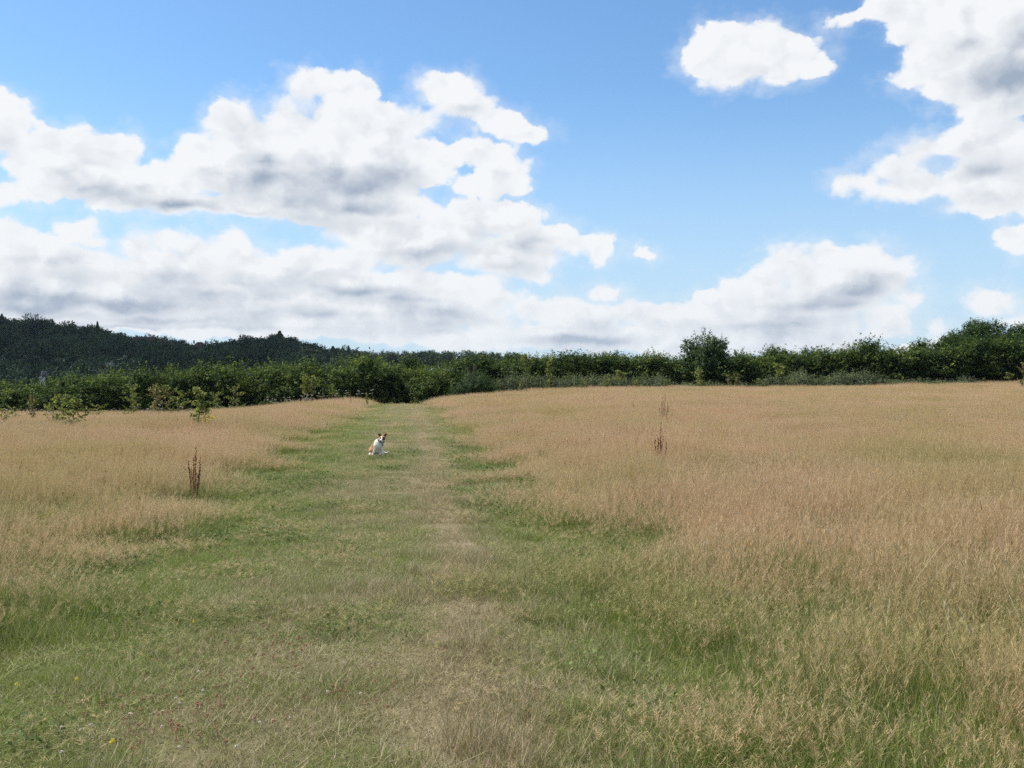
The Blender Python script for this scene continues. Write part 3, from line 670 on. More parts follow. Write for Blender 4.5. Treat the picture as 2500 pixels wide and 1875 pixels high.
rnd = random.Random(3)
def hedges():
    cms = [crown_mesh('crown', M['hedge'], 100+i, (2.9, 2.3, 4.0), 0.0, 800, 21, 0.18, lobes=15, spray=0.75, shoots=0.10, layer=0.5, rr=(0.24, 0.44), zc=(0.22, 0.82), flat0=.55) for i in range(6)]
    tms = [trunk_mesh('trunk', 200+i, 3.0, 0.06, 4, 1.4, stems=4) for i in range(3)]
    prof = [(-200, 935), (0, 925), (100, 908), (200, 906), (290, 895), (450, 893), (540, 862), (590, 868), (640, 884), (710, 876), (775, 872), (830, 868), (895, 860), (950, 868), (1000, 868), (1100, 866), (1180, 867), (1240, 862),
            (1275, 850), (1350, 851), (1385, 862), (1440, 853), (1500, 850), (1545, 852), (1580, 868), (1592, 884), (1615, 872), (1660, 864), (1700, 855), (1790, 848), (1850, 850), (1875, 855), (1960, 842), (2040, 834), (2110, 831), (2170, 834), (2245, 838), (2290, 828), (2330, 818), (2420, 822), (2480, 815), (2700, 800)]
    PX = [p[0] for p in prof]; PY = [p[1] for p in prof]
    feats_l = ['at the far left edge of the hedge', 'below the wooded hill', 'left of the tall hump in the hedge', 'forming the tall hump in the left hedge', 'behind the two stemmed sapling', 'left of the dark gap where the path ends',
               'over the dark gap where the path ends', 'right of the dark gap where the path ends', 'behind the grey green bramble bank', 'left of the notch in the hedge', 'under the bushy tree', 'in the right hand hedge', 'below the big oak', 'at the far right edge of the hedge']
    def where(px):
        for lim, k in ((90, 0), (330, 1), (480, 2), (640, 3), (800, 4), (930, 5), (1010, 6), (1120, 7), (1420, 8), (1590, 9), (1800, 10), (2250, 11), (2450, 12)):
            if px < lim: return feats_l[k]
        return feats_l[13]
    adj = ['dark green hedge shrub', 'layered dark green thorn shrub', 'hedge shrub with pale leaf tips', 'dense hedge shrub with upright shoots', 'loose topped hedge shrub', 'low spreading hedge shrub', 'rounded hedge shrub', 'ragged hedge shrub']
    cnt = {}; px = -170.0; i = 0
    while px < 2680:
        for row in (0, 1):
            D = (78 if px < 1000 else 78 + 10*smooth(1000, 1500, px)) + rnd.uniform(-1, 1) + row * 2.6
            D = float(D); X = px + row*40 + rnd.uniform(-8, 8)
            p = P(X, D); yt = float(np.interp(X, PX, PY)) + (rnd.uniform(-12, 10))
            ztop = EYE + (HOR - yt) / F * D; h = max(ztop - p.z, 1.2)
            if row == 1: h *= 0.97
            w_ = where(X); c = cnt.get((w_, row), 0); cnt[(w_, row)] = c + 1
            names = ['nearest row', 'second row']
            lab = f"{adj[(i*3+row*5) % 8]} {w_}" + (", behind" if row else "")
            sx = rnd.uniform(0.85, 1.1)
            if 1570 < X < 1640: sx *= 0.8
            plant('hedge_shrub', p, cms[(i*2+row) % 6], tms[i % 3], lab, 'shrub', 'shrubs of the field hedge', rnd.uniform(0, 6.28), (sx, sx, h/4.25))
        px += rnd.uniform(72, 92); i += 1
    # grey green bush beside the dark gap, and bramble banks before the hedge
    bush = crown_mesh('crown', M['ash'], 131, (2.0, 1.4, 1.6), 0, 420, 14, 0.13, lobes=8, spray=0.5, shoots=0.2)
    p = P(1175, 72); plant('grey_bush', P(1165, 73), bush, tms[0], 'grey green bush right of the dark gap where the path ends', 'bush', None, 0.4, (0.95, 0.9, 1.1))
    br = [crown_mesh('crown', M['bramble'], 140+i, (2.2, 1.2, 0.85), 0, 420, 12, 0.11, lobes=9, spray=0.45, shoots=0.15, layer=0.3) for i in range(3)]
    k = 0
    spots = [1235, 1285, 1340, 1395, 1450, 1505, 1560, 1615, 1670, 1890, 1945, 2000, 2055, 2110, 2170, 2235, 1740, 1810, 2300, 2360]
    for X in spots:
        D = 78.5 + rnd.uniform(-.8, .8) + 5*float(smooth(1250, 1600, X)); p = P(X, D)
        big = 1.35 if (X < 1640 or 1880 < X < 2120) else 0.8
        plant('bramble_patch', p, br[k % 3], None, f"{['mounded','flat topped','straggling'][k % 3]} grey green bramble patch {('behind the saplings left of the hedge notch' if X<1600 else 'at the foot of the right hedge')}", 'bramble', 'bramble patches at the foot of the hedge', rnd.uniform(0, 6.28), (rnd.uniform(.8, 1), .9, big*rnd.uniform(.9, 1.15)), cname='leaves'); k += 1
    # taller trees in the hedge
    ash = crown_mesh('crown', M['ash'], 151, (2.4, 2.2, 4.8), 0.0, 1000, 17, 0.17, lobes=18, spray=0.55, shoots=0.05, fill=0.14, up=0.4, rr=(0.30, 0.46), zc=(.35, .82), flat0=.5)
    p = P(1722, 87); plant('ash_tree', p, ash, trunk_mesh('trunk', 301, 5.2, 0.13, 9, 1.5), 'airy round headed tree rising above the hedge right of its notch', 'tree', None, 0.8, (0.95, 0.95, 1.15))
    oak = crown_mesh('crown', M['oak'], 161, (3.6, 3.4, 6.0), 0.3, 1400, 18, 0.18, lobes=16, spray=0.6, shoots=0.02, fill=0.25, rr=(.28, .45), zc=(.3, .85))
    ot = trunk_mesh('trunk', 302, 5.0, 0.22, 8, 2.4)
    for X, yt, D, s_, lab in ((2385, 772, 93, 0.95, 'big dark oak with a domed top at the right of the hedge'), (2510, 783, 93, 1.0, 'dark oak cut off by the right edge of the picture'), (2455, 808, 90, 0.8, 'lower dark oak between the two big oaks on the right'), (2330, 812, 90, .75, 'low oak on the left flank of the big domed oak'), (2620, 775, 92, 1, 'dark oak beyond the right edge of the picture')):
        p = P(X, D); h = EYE + (HOR - yt)/F*D - p.z
        plant('oak_tree', p, oak, ot, lab, 'tree', None, X*.01, (s_, s_, h/6.3))
hedges()

# ---- saplings and tall weeds along the field edge
def sapling_meshes(seed, kind):
    rng = np.random.default_rng(seed); rr = random.Random(seed); mb = MB(); Pts = []; h = 1.0
    tips = []
    nst = 2 if kind == 'twin' else 1
    for s_ in range(nst):
        x0 = (s_ - .5*(nst-1)) * 0.10; lean = rr.uniform(-.08, .08) + (s_ - .5*(nst-1))*0.12
        pts = [Vector((x0 + lean*t + rr.uniform(-.012, .012), rr.uniform(-.01, .01), t*0.93 - .03*(t == 0))) for t in (0, .25, .5, .75, 1)]
        mb.tube(pts, [.011, .009, .007, .005, .002], 5)
        lo = {'lollipop': .58, 'bush': .12, 'column': .15, 'twin': .45, 'ragged': .25}[kind]; wd = {'lollipop': .22, 'bush': .36, 'column': .13, 'twin': .22, 'ragged': .24}[kind]
        for i in range(16):
            t = lo + (1 - lo) * (i + rr.random()) / 16.5; j = min(int(t*4), 3); p0 = pts[j].lerp(pts[j+1], t*4 - j)
            a = rr.uniform(0, 6.28); q = wd * rr.uniform(.45, 1.1) * (math.sin(math.pi*min(1, (t-lo)/(1-lo)*.8+.2))*.8+.2)
            p2 = p0 + Vector((math.cos(a)*q, math.sin(a)*q, q*rr.uniform(.2, .9)))
            mb.tube([p0, p2], [.004, .0015], 4); tips.append((p0, p2))
    for p0, p2 in tips:
        m = 26
        for _ in range(m):
            t = rr.uniform(.25, 1.12); c = p0.lerp(p2, t); Pts.append((c.x + rr.gauss(0, .026), c.y + rr.gauss(0, .026), c.z + rr.gauss(0, .026)))
    Pts = np.array(Pts); N = rng.normal(0, 1, Pts.shape); V, Fc, v = quads(rng, Pts, N, 0.060, 0.62, None, .4)
    return mb.mesh('trunk', M['stem'], True), (V, Fc, v)
SAP = {}
for kd in ('lollipop', 'bush', 'column', 'twin', 'ragged'):
    for j in (0, 1):
        tm, (V, Fc, v) = sapling_meshes(hash_ := (sum(map(ord, kd)) * 7 + j), kd)
        SAP[(kd, j, 'pale')] = (tm, mesh_from('crown', V, Fc, 4, dict(v=v), M['pale']))
        SAP[(kd, j, 'brown_leaf')] = (tm, mesh_from('crown', V, Fc, 4, dict(v=v), M['brown_leaf']))
def sapling(px, yb, yt, D, kind, j, label, colour='pale', w=1.0):
    p = P(px, D); h = EYE + (HOR - yt)/F*D - p.z
    tm, cm = SAP[(kind, j, colour)]
    plant('sapling', p, cm, tm, label, 'sapling', None, j*1.3 + px*.37, (h*w*.85, h*w*.85, h))
SAPL = [
 (127, 1019, 964, 30, 'bush', 0, 'pale bushy sapling left of the small yellow green one on the left field edge', 1.15), (174, 1036, 964, 26.5, 'ragged', 1, 'yellow green sapling on a bare thin stem nearest the camera on the left', 1.3),
 (80, 1022, 962, 47, 'ragged', 0, 'small bronzed sapling left of the pale bushy pair', .7), (152, 1015, 960, 52, 'bush', 1, 'low pale sapling behind the yellow green one on the left', 1.0),
 (322, 1000, 934, 60, 'bush', 1, 'broad green sapling standing before the dark hedge on the left', 1.0), (378, 991, 932, 62, 'ragged', 0, 'loose bronzed sapling with twin tops on the left field edge', 1.2), (402, 992, 945, 63, 'bush', 0, 'bronzed low sapling close behind the loose twin topped one', 1.0),
 (435, 988, 948, 60, 'bush', 0, 'low pale leafy sapling left of the tall narrow one', 1.2), (487, 1036, 936, 26.5, 'column', 1, 'tall narrow sapling beside the yellow ragwort', 1.5), (506, 1030, 994, 27.5, 'bush', 1, 'short dark leafed sapling just behind the yellow ragwort', .8),
 (525, 985, 955, 62, 'bush', 1, 'low spreading sapling right of the tall narrow one', 1.5), (579, 983, 938, 62, 'bush', 0, 'rounded pale sapling in front of the hump of the left hedge', 1.1), (30, 1010, 990, 50, 'bush', 0, 'low leafy sapling near the left edge of the field', 1.4),
 (3, 1025, 995, 42, 'bush', 1, 'grey green sapling cut by the left edge of the picture', 1.2), (233, 998, 985, 58, 'bush', 0, 'very low leafy sapling among the white umbels on the left', 1.8),
 (756, 984, 912, 61, 'twin', 0, 'two stemmed pale sapling before the dark hedge left of the path', 1.1), (813, 971, 940, 62, 'lollipop', 1, 'small thin sapling right of the two stemmed one', .9), (896, 991, 957, 56, 'column', 1, 'slim sapling at the left edge of the path', 1.1),
 (1285, 960, 861, 74, 'lollipop', 0, 'tallest sapling with a bare stem before the right hand hedge', .85), (1343, 955, 869, 77, 'column', 1, 'tall narrow sapling with pale sparse leaves right of the tallest one', 1.1), (1482, 954, 909, 74, 'ragged', 1, 'ragged pale sapling leaning beside the round headed one', 1.1),
 (1512, 953, 902, 75, 'lollipop', 1, 'round headed sapling on a thin stem in front of the brambles', 1.25), (1552, 946, 925, 78, 'bush', 0, 'short sapling next to the red docks by the brambles', 1.3), (1709, 943, 894, 82, 'ragged', 0, 'wide branched sapling below the airy round headed tree', 1.15),
 (1704, 945, 928, 81, 'bush', 1, 'low leafy sapling at the foot of the wide branched one', 1.6), (1781, 940, 911, 82, 'ragged', 1, 'thin bronzed sapling right of the airy tree', 1.0), (1800, 941, 909, 82, 'column', 0, 'narrow bronzed sapling beside the thin one', 1.2), (1852, 941, 923, 83, 'bush', 1, 'low spreading sapling with whitish leaves', 2.0),
 (1900, 943, 884, 81, 'lollipop', 0, 'pale sapling with a leaning round head right of centre', 1.35), (2203, 941, 918, 84, 'column', 0, 'short pale sapling in front of the middle of the right hedge', 1.2), (2400, 938, 921, 84, 'bush', 0, 'small pale sapling under the big oak', 1.3), (2462, 938, 908, 84, 'lollipop', 1, 'bushy sapling left of the last one on the right', 1.6),
 (2497, 950, 882, 72, 'bush', 1, 'tall bronzed sapling cut by the right edge of the picture', .8), (1425, 948, 925, 78, 'bush', 0, 'small sapling lost among the brambles left of the ragged one', 1.2), (1270, 958, 930, 75, 'ragged', 0, 'small ragged sapling at the foot of the tallest one', .9), (1625, 945, 925, 82, 'bush', 0, 'low sapling just right of the notch in the hedge', 1.3),
]
for q in SAPL:
    px, yb, yt, D, kd, j, lab, w = q
    sapling(px, yb, yt, D, kd, j, lab, 'brown_leaf' if 'bronzed' in lab else 'pale', w)

# ---- docks
def dock(px, yb, yt, D, nst, w, label, seed):
    rr = random.Random(seed); x = (px - 1250)/F*D; base = P(px, D); h = EYE + (HOR - yt)/F*D - base.z
    e = link('dock_plant', None, None, base); e.empty_display_size = .2; tag(e, label, 'dock plant')
    main = MB(); wid = w / F * D
    for i in range(nst):
        f = (i + .5)/nst*2 - 1 if nst > 1 else 0; hh = h * (1 - .35*abs(f)) * rr.uniform(.85, 1.0)
        if i == nst//2: hh = h
        x0 = f * wid * .15; x1 = f * wid * .5 + rr.uniform(-.02, .02); y1 = rr.uniform(-.5, .5)*wid
        pts = [Vector((x0 + (x1-x0)*t**.8, y1*t, hh*t)) for t in (0, .25, .5, .75, 1)]
        main.tube(pts, [.006, .005, .004, .003, .0015], 5)
        sh = MB(); t = rr.uniform(.30, .42)
        while t < 1:
            j = min(int(t*4), 3); p = pts[j].lerp(pts[j+1], t*4 - j)
            r = .017 * (1.15 - t*.65) * rr.uniform(.7, 1.25)
            sh.blob((p.x + rr.uniform(-.008, .008), p.y + rr.uniform(-.008, .008), p.z), (r, r, r*1.15), 6, 4, rr.random(), rr.randint(0, 999), .35)
            t += rr.uniform(.018, .05) * (.75/hh)
        sh.build('seed_head', M['dock'], e)
    main.build('stem', M['dock'], e)
dock(475, 1195, 1091, 13.2, 6, 32, 'rust brown dock with six upright spikes in the left hay', 1)
dock(1609, 1120, 1031, 16, 5, 38, 'nearer rust brown dock with forked spikes in the right hay', 2)
dock(1621, 1040, 962, 31, 6, 30, 'farther brown dock standing behind and right of the nearer one', 3)
dock(1547, 1020, 979, 38, 1, 2, 'single thin brown dock spike left of the big docks', 4)
dock(17, 1085, 1052, 27, 1, 3, 'thin brown dock spike by the left edge of the picture', 5)
dock(31, 1080, 1057, 27, 2, 8, 'leaning forked dock spike right of the thin one on the left edge', 6)
dock(229, 1045, 1014, 40, 2, 10, 'forked brown dock right of the yellow green sapling', 7)
dock(838, 985, 958, 57, 2, 9, 'thin brown dock left of the thicker one by the path end', 8)
dock(856, 991, 956, 54, 3, 12, 'thicker brown dock just left of the slim sapling', 9)
dock(1545, 952, 926, 76, 3, 8, 'left one of two reddish docks before the brambles', 10)
dock(1558, 952, 934, 76, 3, 9, 'right one of two reddish docks before the brambles', 11)
dock(1188, 985, 962, 55, 2, 8, 'small reddish dock on the bank right of the path end', 12)
dock(1412, 962, 945, 66, 2, 6, 'tiny red dock in the hay below the brambles', 13)
dock(1853, 1025, 1012, 36, 1, 2, 'short brown dock spike in the hay on the right', 14)
dock(154, 1120, 1107, 22, 1, 2, 'short dark spike in the left hay nearer the left dock', 15)
dock(129, 1130, 1118, 20, 1, 2, 'shorter dark spike left of its neighbour in the left hay', 16)
dock(1755, 1075, 1060, 25, 1, 2, 'upper one of two dark spikes right of the nearer dock', 17)
dock(1765, 1060, 1048, 29, 1, 2, 'lower one of two dark spikes right of the nearer dock', 18)
dock(81, 1025, 996, 46, 1, 3, 'dark red dock stem among the left saplings', 19)

# ---- white umbels along the left field edge
def umbel_mesh(seed):
    rr = random.Random(seed); hs = []; st = MB()
    h = 1.0; st.tube([(0, 0, 0), (.02, 0, .5), (0, .01, h)], [.008, .006, .004], 5); heads = [(0, .01, h)]
    for i in range(3):
        a = rr.uniform(0, 6.28); q = rr.uniform(.12, .25); z = rr.uniform(.7, .97); heads.append((math.cos(a)*q, math.sin(a)*q, z)); st.tube([(0, 0, z-.25), heads[-1]], [.005, .003], 4)
    for hx, hy, hz in heads:
        mb = MB(); hs.append(mb); mb.blob((hx, hy, hz+.018), (.058, .058, .014), 9, 4, .5, 3, .3)
        for k in range(7):
            a = rr.uniform(0, 6.28); q = .055*math.sqrt(rr.random()); mb.blob((hx+math.cos(a)*q, hy+math.sin(a)*q, hz+.028-q*.2), (.022, .022, .012), 5, 3, rr.random(), k, .3)
    return st.mesh('stem', M['umbel_stem']), [m.mesh('flower_head', M['umbel']) for m in hs]
UM = [umbel_mesh(500+i) for i in range(4)]
ups = []
r5 = random.Random(55)
for i in range(30): ups.append((r5.uniform(625, 930), r5.uniform(56, 65), 'pale pinkish umbel in the band left of the path end'))
for i in range(34): ups.append((r5.uniform(180, 620), r5.uniform(55, 66), 'white umbel in the band under the left hedge'))
for i in range(14): ups.append((r5.uniform(0, 180), r5.uniform(46, 58), 'white umbel among the saplings at the far left'))
for i, (px, D, lab) in enumerate(ups):
    e = link('umbel_plant', None, None, P(px, D)); e.empty_display_size = .2; e.rotation_euler = (0, 0, r5.uniform(0, 6.28)); s_ = r5.uniform(.45, 1.05); e.scale = (.85*s_, .85*s_, s_)
    link('stem', UM[i % 4][0], e); [link('flower_head', q_, e) for q_ in UM[i % 4][1]]; tag(e, lab, 'wild flower', lab.replace('umbel', 'umbels', 1))
for px, yb, D, lab in ((369, 1094, 25, 'lone white umbel in the left hay above the dock'), (125, 1058, 30, 'left one of two small white umbels in the left hay'), (137, 1060, 30, 'right one of two small white umbels in the left hay'), (1706, 948, 80, 'small white umbel under the wide branched sapling')):
    e = link('umbel_plant', None, None, P(px, D)); e.empty_display_size = .2; g = (EYE + (HOR-yb)/F*D - e.location.z); e.scale = (.8, .8, max(g, .3))
    link('stem', UM[1][0], e); [link('flower_head', q_, e) for q_ in UM[1][1]]; tag(e, lab, 'wild flower')
# ---- yellow ragwort
e = link('ragwort_plant', None, None, P(508, 26)); e.empty_display_size = .2; e.scale = (.6, .6, .80); tag(e, 'bright yellow ragwort at the foot of the tall narrow sapling', 'wild flower')
mb = MB(); st = MB()
for k in range(9):
    a = rnd.uniform(-.30, .30); z = rnd.uniform(.62, .82); st.tube([(a*.2, 0, 0), (a, rnd.uniform(-.1, .1), z)], [.006, .003], 4)
    mb = MB(); mb.blob((a, 0, z+.02), (.06, .06, .015), 8, 4, .5, 1, .2)
    for q in range(4): mb.blob((a + rnd.uniform(-.07, .07), rnd.uniform(-.1, .1), z + rnd.uniform(0, .05)), (.035, .035, .012), 6, 3, rnd.random(), q, .3)
    mb.build('flower_head', M['ragwort'], e)
st.build('stem', M['umbel_stem'], e)

# ---- clover heads and small yellow flowers in the near turf
def head_mesh(name, mat, r, seed):
    rr = random.Random(seed); mb = MB()
    for k in range(14):
        a = rr.uniform(0, 6.28); u = rr.uniform(-.6, 1); q = math.sqrt(max(0, 1-u*u)); mb.blob((math.cos(a)*q*r*.75, math.sin(a)*q*r*.75, .05 + u*r*.75), (r*.36,)*3, 5, 3, rr.random(), k, .3)
    mb.tube([(0, 0, -.01), (0.003, 0, .045)], [.001, .001], 4)
    return mb.mesh(name, mat)
CB = [head_mesh('clover_head', M['clover_brown'], .0085, 1), head_mesh('clover_head', M['clover_brown'], .007, 2)]; CWm = [head_mesh('clover_head', M['clover_white'], .0115, 3)]
YM = head_mesh('yellow_flower', M['ragwort'], .009, 9)
r6 = random.Random(66)
def put(me, name, px, py, label, cat, group=None, s=1.0):
    D = EYE * F / max(py - HOR, 5); x = (px-1250)/F*D
    o = link(name, me, None, (x, D, float(ground_z(x, D)) + .012)); o.rotation_euler = (r6.uniform(-.3, .3), r6.uniform(-.3, .3), r6.uniform(0, 6)); o.scale = (s,)*3
    tag(o, label, cat, group)
cl = [(-250, 0, 0)]
def cluster(cx, cy, sx, sy, n, me, label, group):
    for i in range(n): put(r6.choice(me), 'clover_head', cx + r6.gauss(0, sx), min(1890, cy + r6.gauss(0, sy)), label, 'clover flower', group, r6.uniform(.8, 1.25))
cluster(400, 1790, 90, 35, 48, CB, 'faded brown clover head in the near left turf', 'faded clover heads in the near left turf')
cluster(560, 1720, 110, 55, 46, CB, 'faded brown clover head left of the trodden line', 'faded clover heads left of the trodden line')
cluster(680, 1600, 70, 28, 26, CB, 'rusty clover head in the brown patch by the path middle', 'rusty clover heads in the brown patch')
cluster(530, 1385, 90, 22, 26, CB, 'small dark clover head in the bright green strip on the left', 'dark clover heads in the bright green strip')
cluster(880, 1715, 60, 28, 14, CB, 'brown clover head near the middle of the path', 'brown clover heads near the middle of the path')
for px, py in ((155, 1803), (200, 1806), (313, 1772), (325, 1772), (435, 1746), (397, 1766), (424, 1733), (500, 1713), (393, 1802), (216, 1798), (152, 1863), (437, 1851), (575, 1853), (617, 1782), (637, 1790), (664, 1788), (713, 1779), (485, 1668), (800, 1714), (1197, 1451), (885, 1720), (725, 1672)):
    put(CWm[0], 'clover_head', px, py, 'white clover head showing pale in the near left turf', 'clover flower', 'white clover heads in the near left turf', .7)
for px, py, lab in ((287, 1851, 'largest yellow flower at the bottom left'), (186, 1688, 'yellow flower right of its twin by the left edge'), (37, 1702, 'yellow flower nearest the left edge'), (478, 1545, 'single yellow flower in the green strip'), (605, 1292, 'tiny yellow flower beyond the green strip'),
                    (845, 1130, 'tiny yellow flower left of the dog, lower one'), (838, 1135, 'tiny yellow flower left of the dog, lowest one'), (830, 1118, 'tiny yellow flower left of the dog, upper one')):
    put(YM, 'yellow_flower', px, py, lab, 'wild flower', None, 1.3 if 'largest' in lab else 1.0)

# =====================================================================
#  the wooded hill
# =====================================================================
def hill():
    cms = [crown_mesh('crown', M['far'], 600+i, (6.4, 6.4, 10.5), 0.6, 480, 13, 0.62, lobes=13, spray=1.2, shoots=0.02, fill=0.35, fillsize=1.8) for i in range(7)]
    tms = [trunk_mesh('trunk', 650+i, 8, 0.35, 5, 3.5, n=6) for i in range(2)]
    cone = []
    for s_ in (700, 701):
        rng = np.random.default_rng(s_); n = 3000; t = rng.random(n)**.7; a = rng.uniform(0, 6.28, n); z = 1.5 + 13*(1 - t)
        tier = 1 + .22*np.sin(z*3.2 + np.sin(a*3)); r = 3.6*t*tier*np.sqrt(rng.uniform(.3, 1, n))
        Pp = np.stack([r*np.cos(a), r*np.sin(a), z - .2*r], 1); V, Fc, v = quads(rng, Pp, np.stack([np.cos(a), np.sin(a), .2+0*a], 1), .9, .5, None, .4)
        cone.append(mesh_from('crown', V, Fc, 4, dict(v=v), M['far']))
    r7 = random.Random(77); n = 0
    prof = [(0, 770), (40, 768), (95, 772), (130, 784), (190, 792), (245, 795), (300, 815), (350, 823), (400, 822), (450, 830), (478, 842), (505, 842), (560, 828), (600, 818), (650, 822), (683, 815), (720, 826), (760, 835), (800, 848), (850, 850), (900, 858), (1000, 858), (1100, 852), (1250, 862), (1400, 870), (2800, 880)]
    rows = list(np.linspace(285, 600, 13)); groups = {}
    for ri, D in enumerate(rows):
        px = -130 + (ri % 2)*20
        while px < 1290 + (0 if ri > 9 else -500 + ri*40):
            X = px + r7.uniform(-10, 10); Dd = D + r7.uniform(-10, 10); p = P(X, Dd)
            if 100 < X < 168 and 325 < Dd < 445: px += 30; continue
            s_ = r7.uniform(.8, 1.35)
            h = 11.5 * s_ * r7.uniform(.85, 1.1)
            yt = HOR - (p.z + h - EYE)/Dd*F; lim = float(np.interp(X, [q[0] for q in prof], [q[1] for q in prof])) + r7.uniform(-4, 6)
            if ri >= 11: h = max(5, EYE + (HOR - lim)/F*Dd - p.z)
            elif yt < lim + 4: h = max(4, EYE + (HOR - lim - 4)/F*Dd - p.z)
            if h < 4.5: px += 25; continue
            crest = ri >= 11; lo = ri < 4
            if X < 300: w_ = 'at the far left end of the hill' if X < 100 else 'above the hill meadow' if X < 200 else 'left of the houses on the hill'
            elif X < 560: w_ = 'around the houses on the hill'
            elif X < 760: w_ = 'about the pointed conifer on the hill'
            elif X < 930: w_ = 'on the falling right end of the hill'
            else: w_ = 'peeping over the hedge beyond the path end'
            ht = 'skyline tree' if crest else ('tree low on the slope' if lo else 'tree on the mid slope')
            if not crest and X > 930: px += 40; continue
            look = ('broad ' if s_ > 1.06 else 'slender ' if s_ < .93 else 'rounded ') + ('tall ' if h/s_ > 12 else 'low ' if h/s_ < 9 else '')
            lab = f"{look}{ht} {w_}"
            plant('distant_tree', p, cms[r7.randrange(7)], tms[n % 2], lab, 'tree', f'distant {ht}s {w_}', r7.uniform(0, 6.28), (s_, s_, h/11.2)); n += 1
            px += r7.uniform(38, 64) * (520/max(D, 330))**.5 * (1.15 if not crest else .8)
    for X, yt, D, w, lab in ((683, 808, 590, 1.3, 'tall pointed conifer on the hill skyline'), (5, 766, 585, .8, 'pointed conifer at the left edge of the skyline'), (851, 843, 590, .6, 'slim dark conifer on the skyline above the hedge'), (128, 779, 590, .6, 'small conifer on the hill skyline at the left'), (813, 845, 590, 1.1, 'blunt dark conifer on the falling skyline'), (238, 785, 585, .7, 'small conifer beside the skyline oaks at the left')):
        p = P(X, D); h = EYE + (HOR - yt)/F*D - p.z; plant('conifer', p, cone[int(X) % 2], tms[0], lab, 'tree', None, X, (w*1.7, w*1.7, h/14.5))
    # paler trees in the valley behind the left hedge
    wil = [crown_mesh('crown', M['willow'], 720+i, (5.0, 5.0, 8.0), .5, 420, 12, 0.6, lobes=12, spray=1.1, shoots=.05, fill=.35) for i in range(3)]
    V_ = [(25, 862, 230, 1.15, 'large grey green tree low in the valley at the left edge'), (0, 885, 215, .8, 'grey green tree in front of the large one at the left edge'), (60, 905, 200, .7, 'low rounded tree in the valley beside the white building'), (160, 878, 210, 1.0, 'mid green tree right of the white building in the valley'), (195, 888, 190, .9, 'grey green tree next to the mid green one in the valley'),
          (228, 890, 205, .9, 'tree with a pale crown behind the left hedge'), (290, 888, 195, 1.0, 'pale grey green tree behind the hedge under the hill'), (320, 889, 200, .9, 'smaller pale tree beside the pale grey green one'), (235, 870, 300, 1.1, 'darker tree in the middle of the valley'), (360, 845, 330, 1.3, 'large dark round tree in the valley below the houses'), (-60, 880, 215, 1.1, 'valley tree beyond the left edge of the picture'),
          (445, 868, 330, 1.0, 'dark tree below the roof of the house with a chimney'), (110, 900, 240, .6, 'small tree behind the white building in the valley')]
    for X, yt, D, s_, lab in V_:
        p = P(X, D); h = EYE + (HOR - yt)/F*D - p.z; plant('valley_tree', p, wil[int(X) % 3] if 'dark' not in lab else cms[1], tms[1], lab, 'tree', None, X, (s_*(1 if 'dark' not in lab else .8),)*2 + (h/(8.6 if 'dark' not in lab else 11.2),))
hill()
def shading_cloud():  # cloud out of view, added to keep the wooded hill in shade
    m, B = new_mat('shading_cloud_vapour'); finish(B, (.85, .85, .86), 1.0, .3, 0)
    rr = random.Random(9); mb = MB(); d = Vector(sd); alt = 760.0
    for i in range(70):
        gx = rr.uniform(-620, -95); gy = rr.uniform(320, 700)
        k = alt / d.z; c = Vector((gx + d.x*k, gy + d.y*k, alt)); R = rr.uniform(45, 85)
        mb.blob((c.x, c.y, c.z + rr.uniform(0, 60)), (R, R, R*.6), 12, 8, .5, i, .12)
    tag(mb.build('unseen_shading_cloud', m, smooth_=True), kind='structure')
shading_cloud()
M['tile'] = plain_mat('roof_tiles', (0.050, 0.032, 0.026), (0.085, 0.055, 0.045), 3, .9)
M['brick'] = plain_mat('house_brick', (0.11, 0.075, 0.062), (0.17, 0.12, 0.10), 4, .9)
M['render'] = plain_mat('white_render', (0.62, 0.63, 0.66), (0.74, 0.74, 0.76), 2, .9)
M['glass'] = plain_mat('window_glass', (0.03, 0.035, 0.04), (0.05, 0.06, 0.07), 2, .15)
M['frame'] = plain_mat('window_frame', (0.5, 0.5, 0.5), (0.6, 0.6, 0.6), 2, .6)
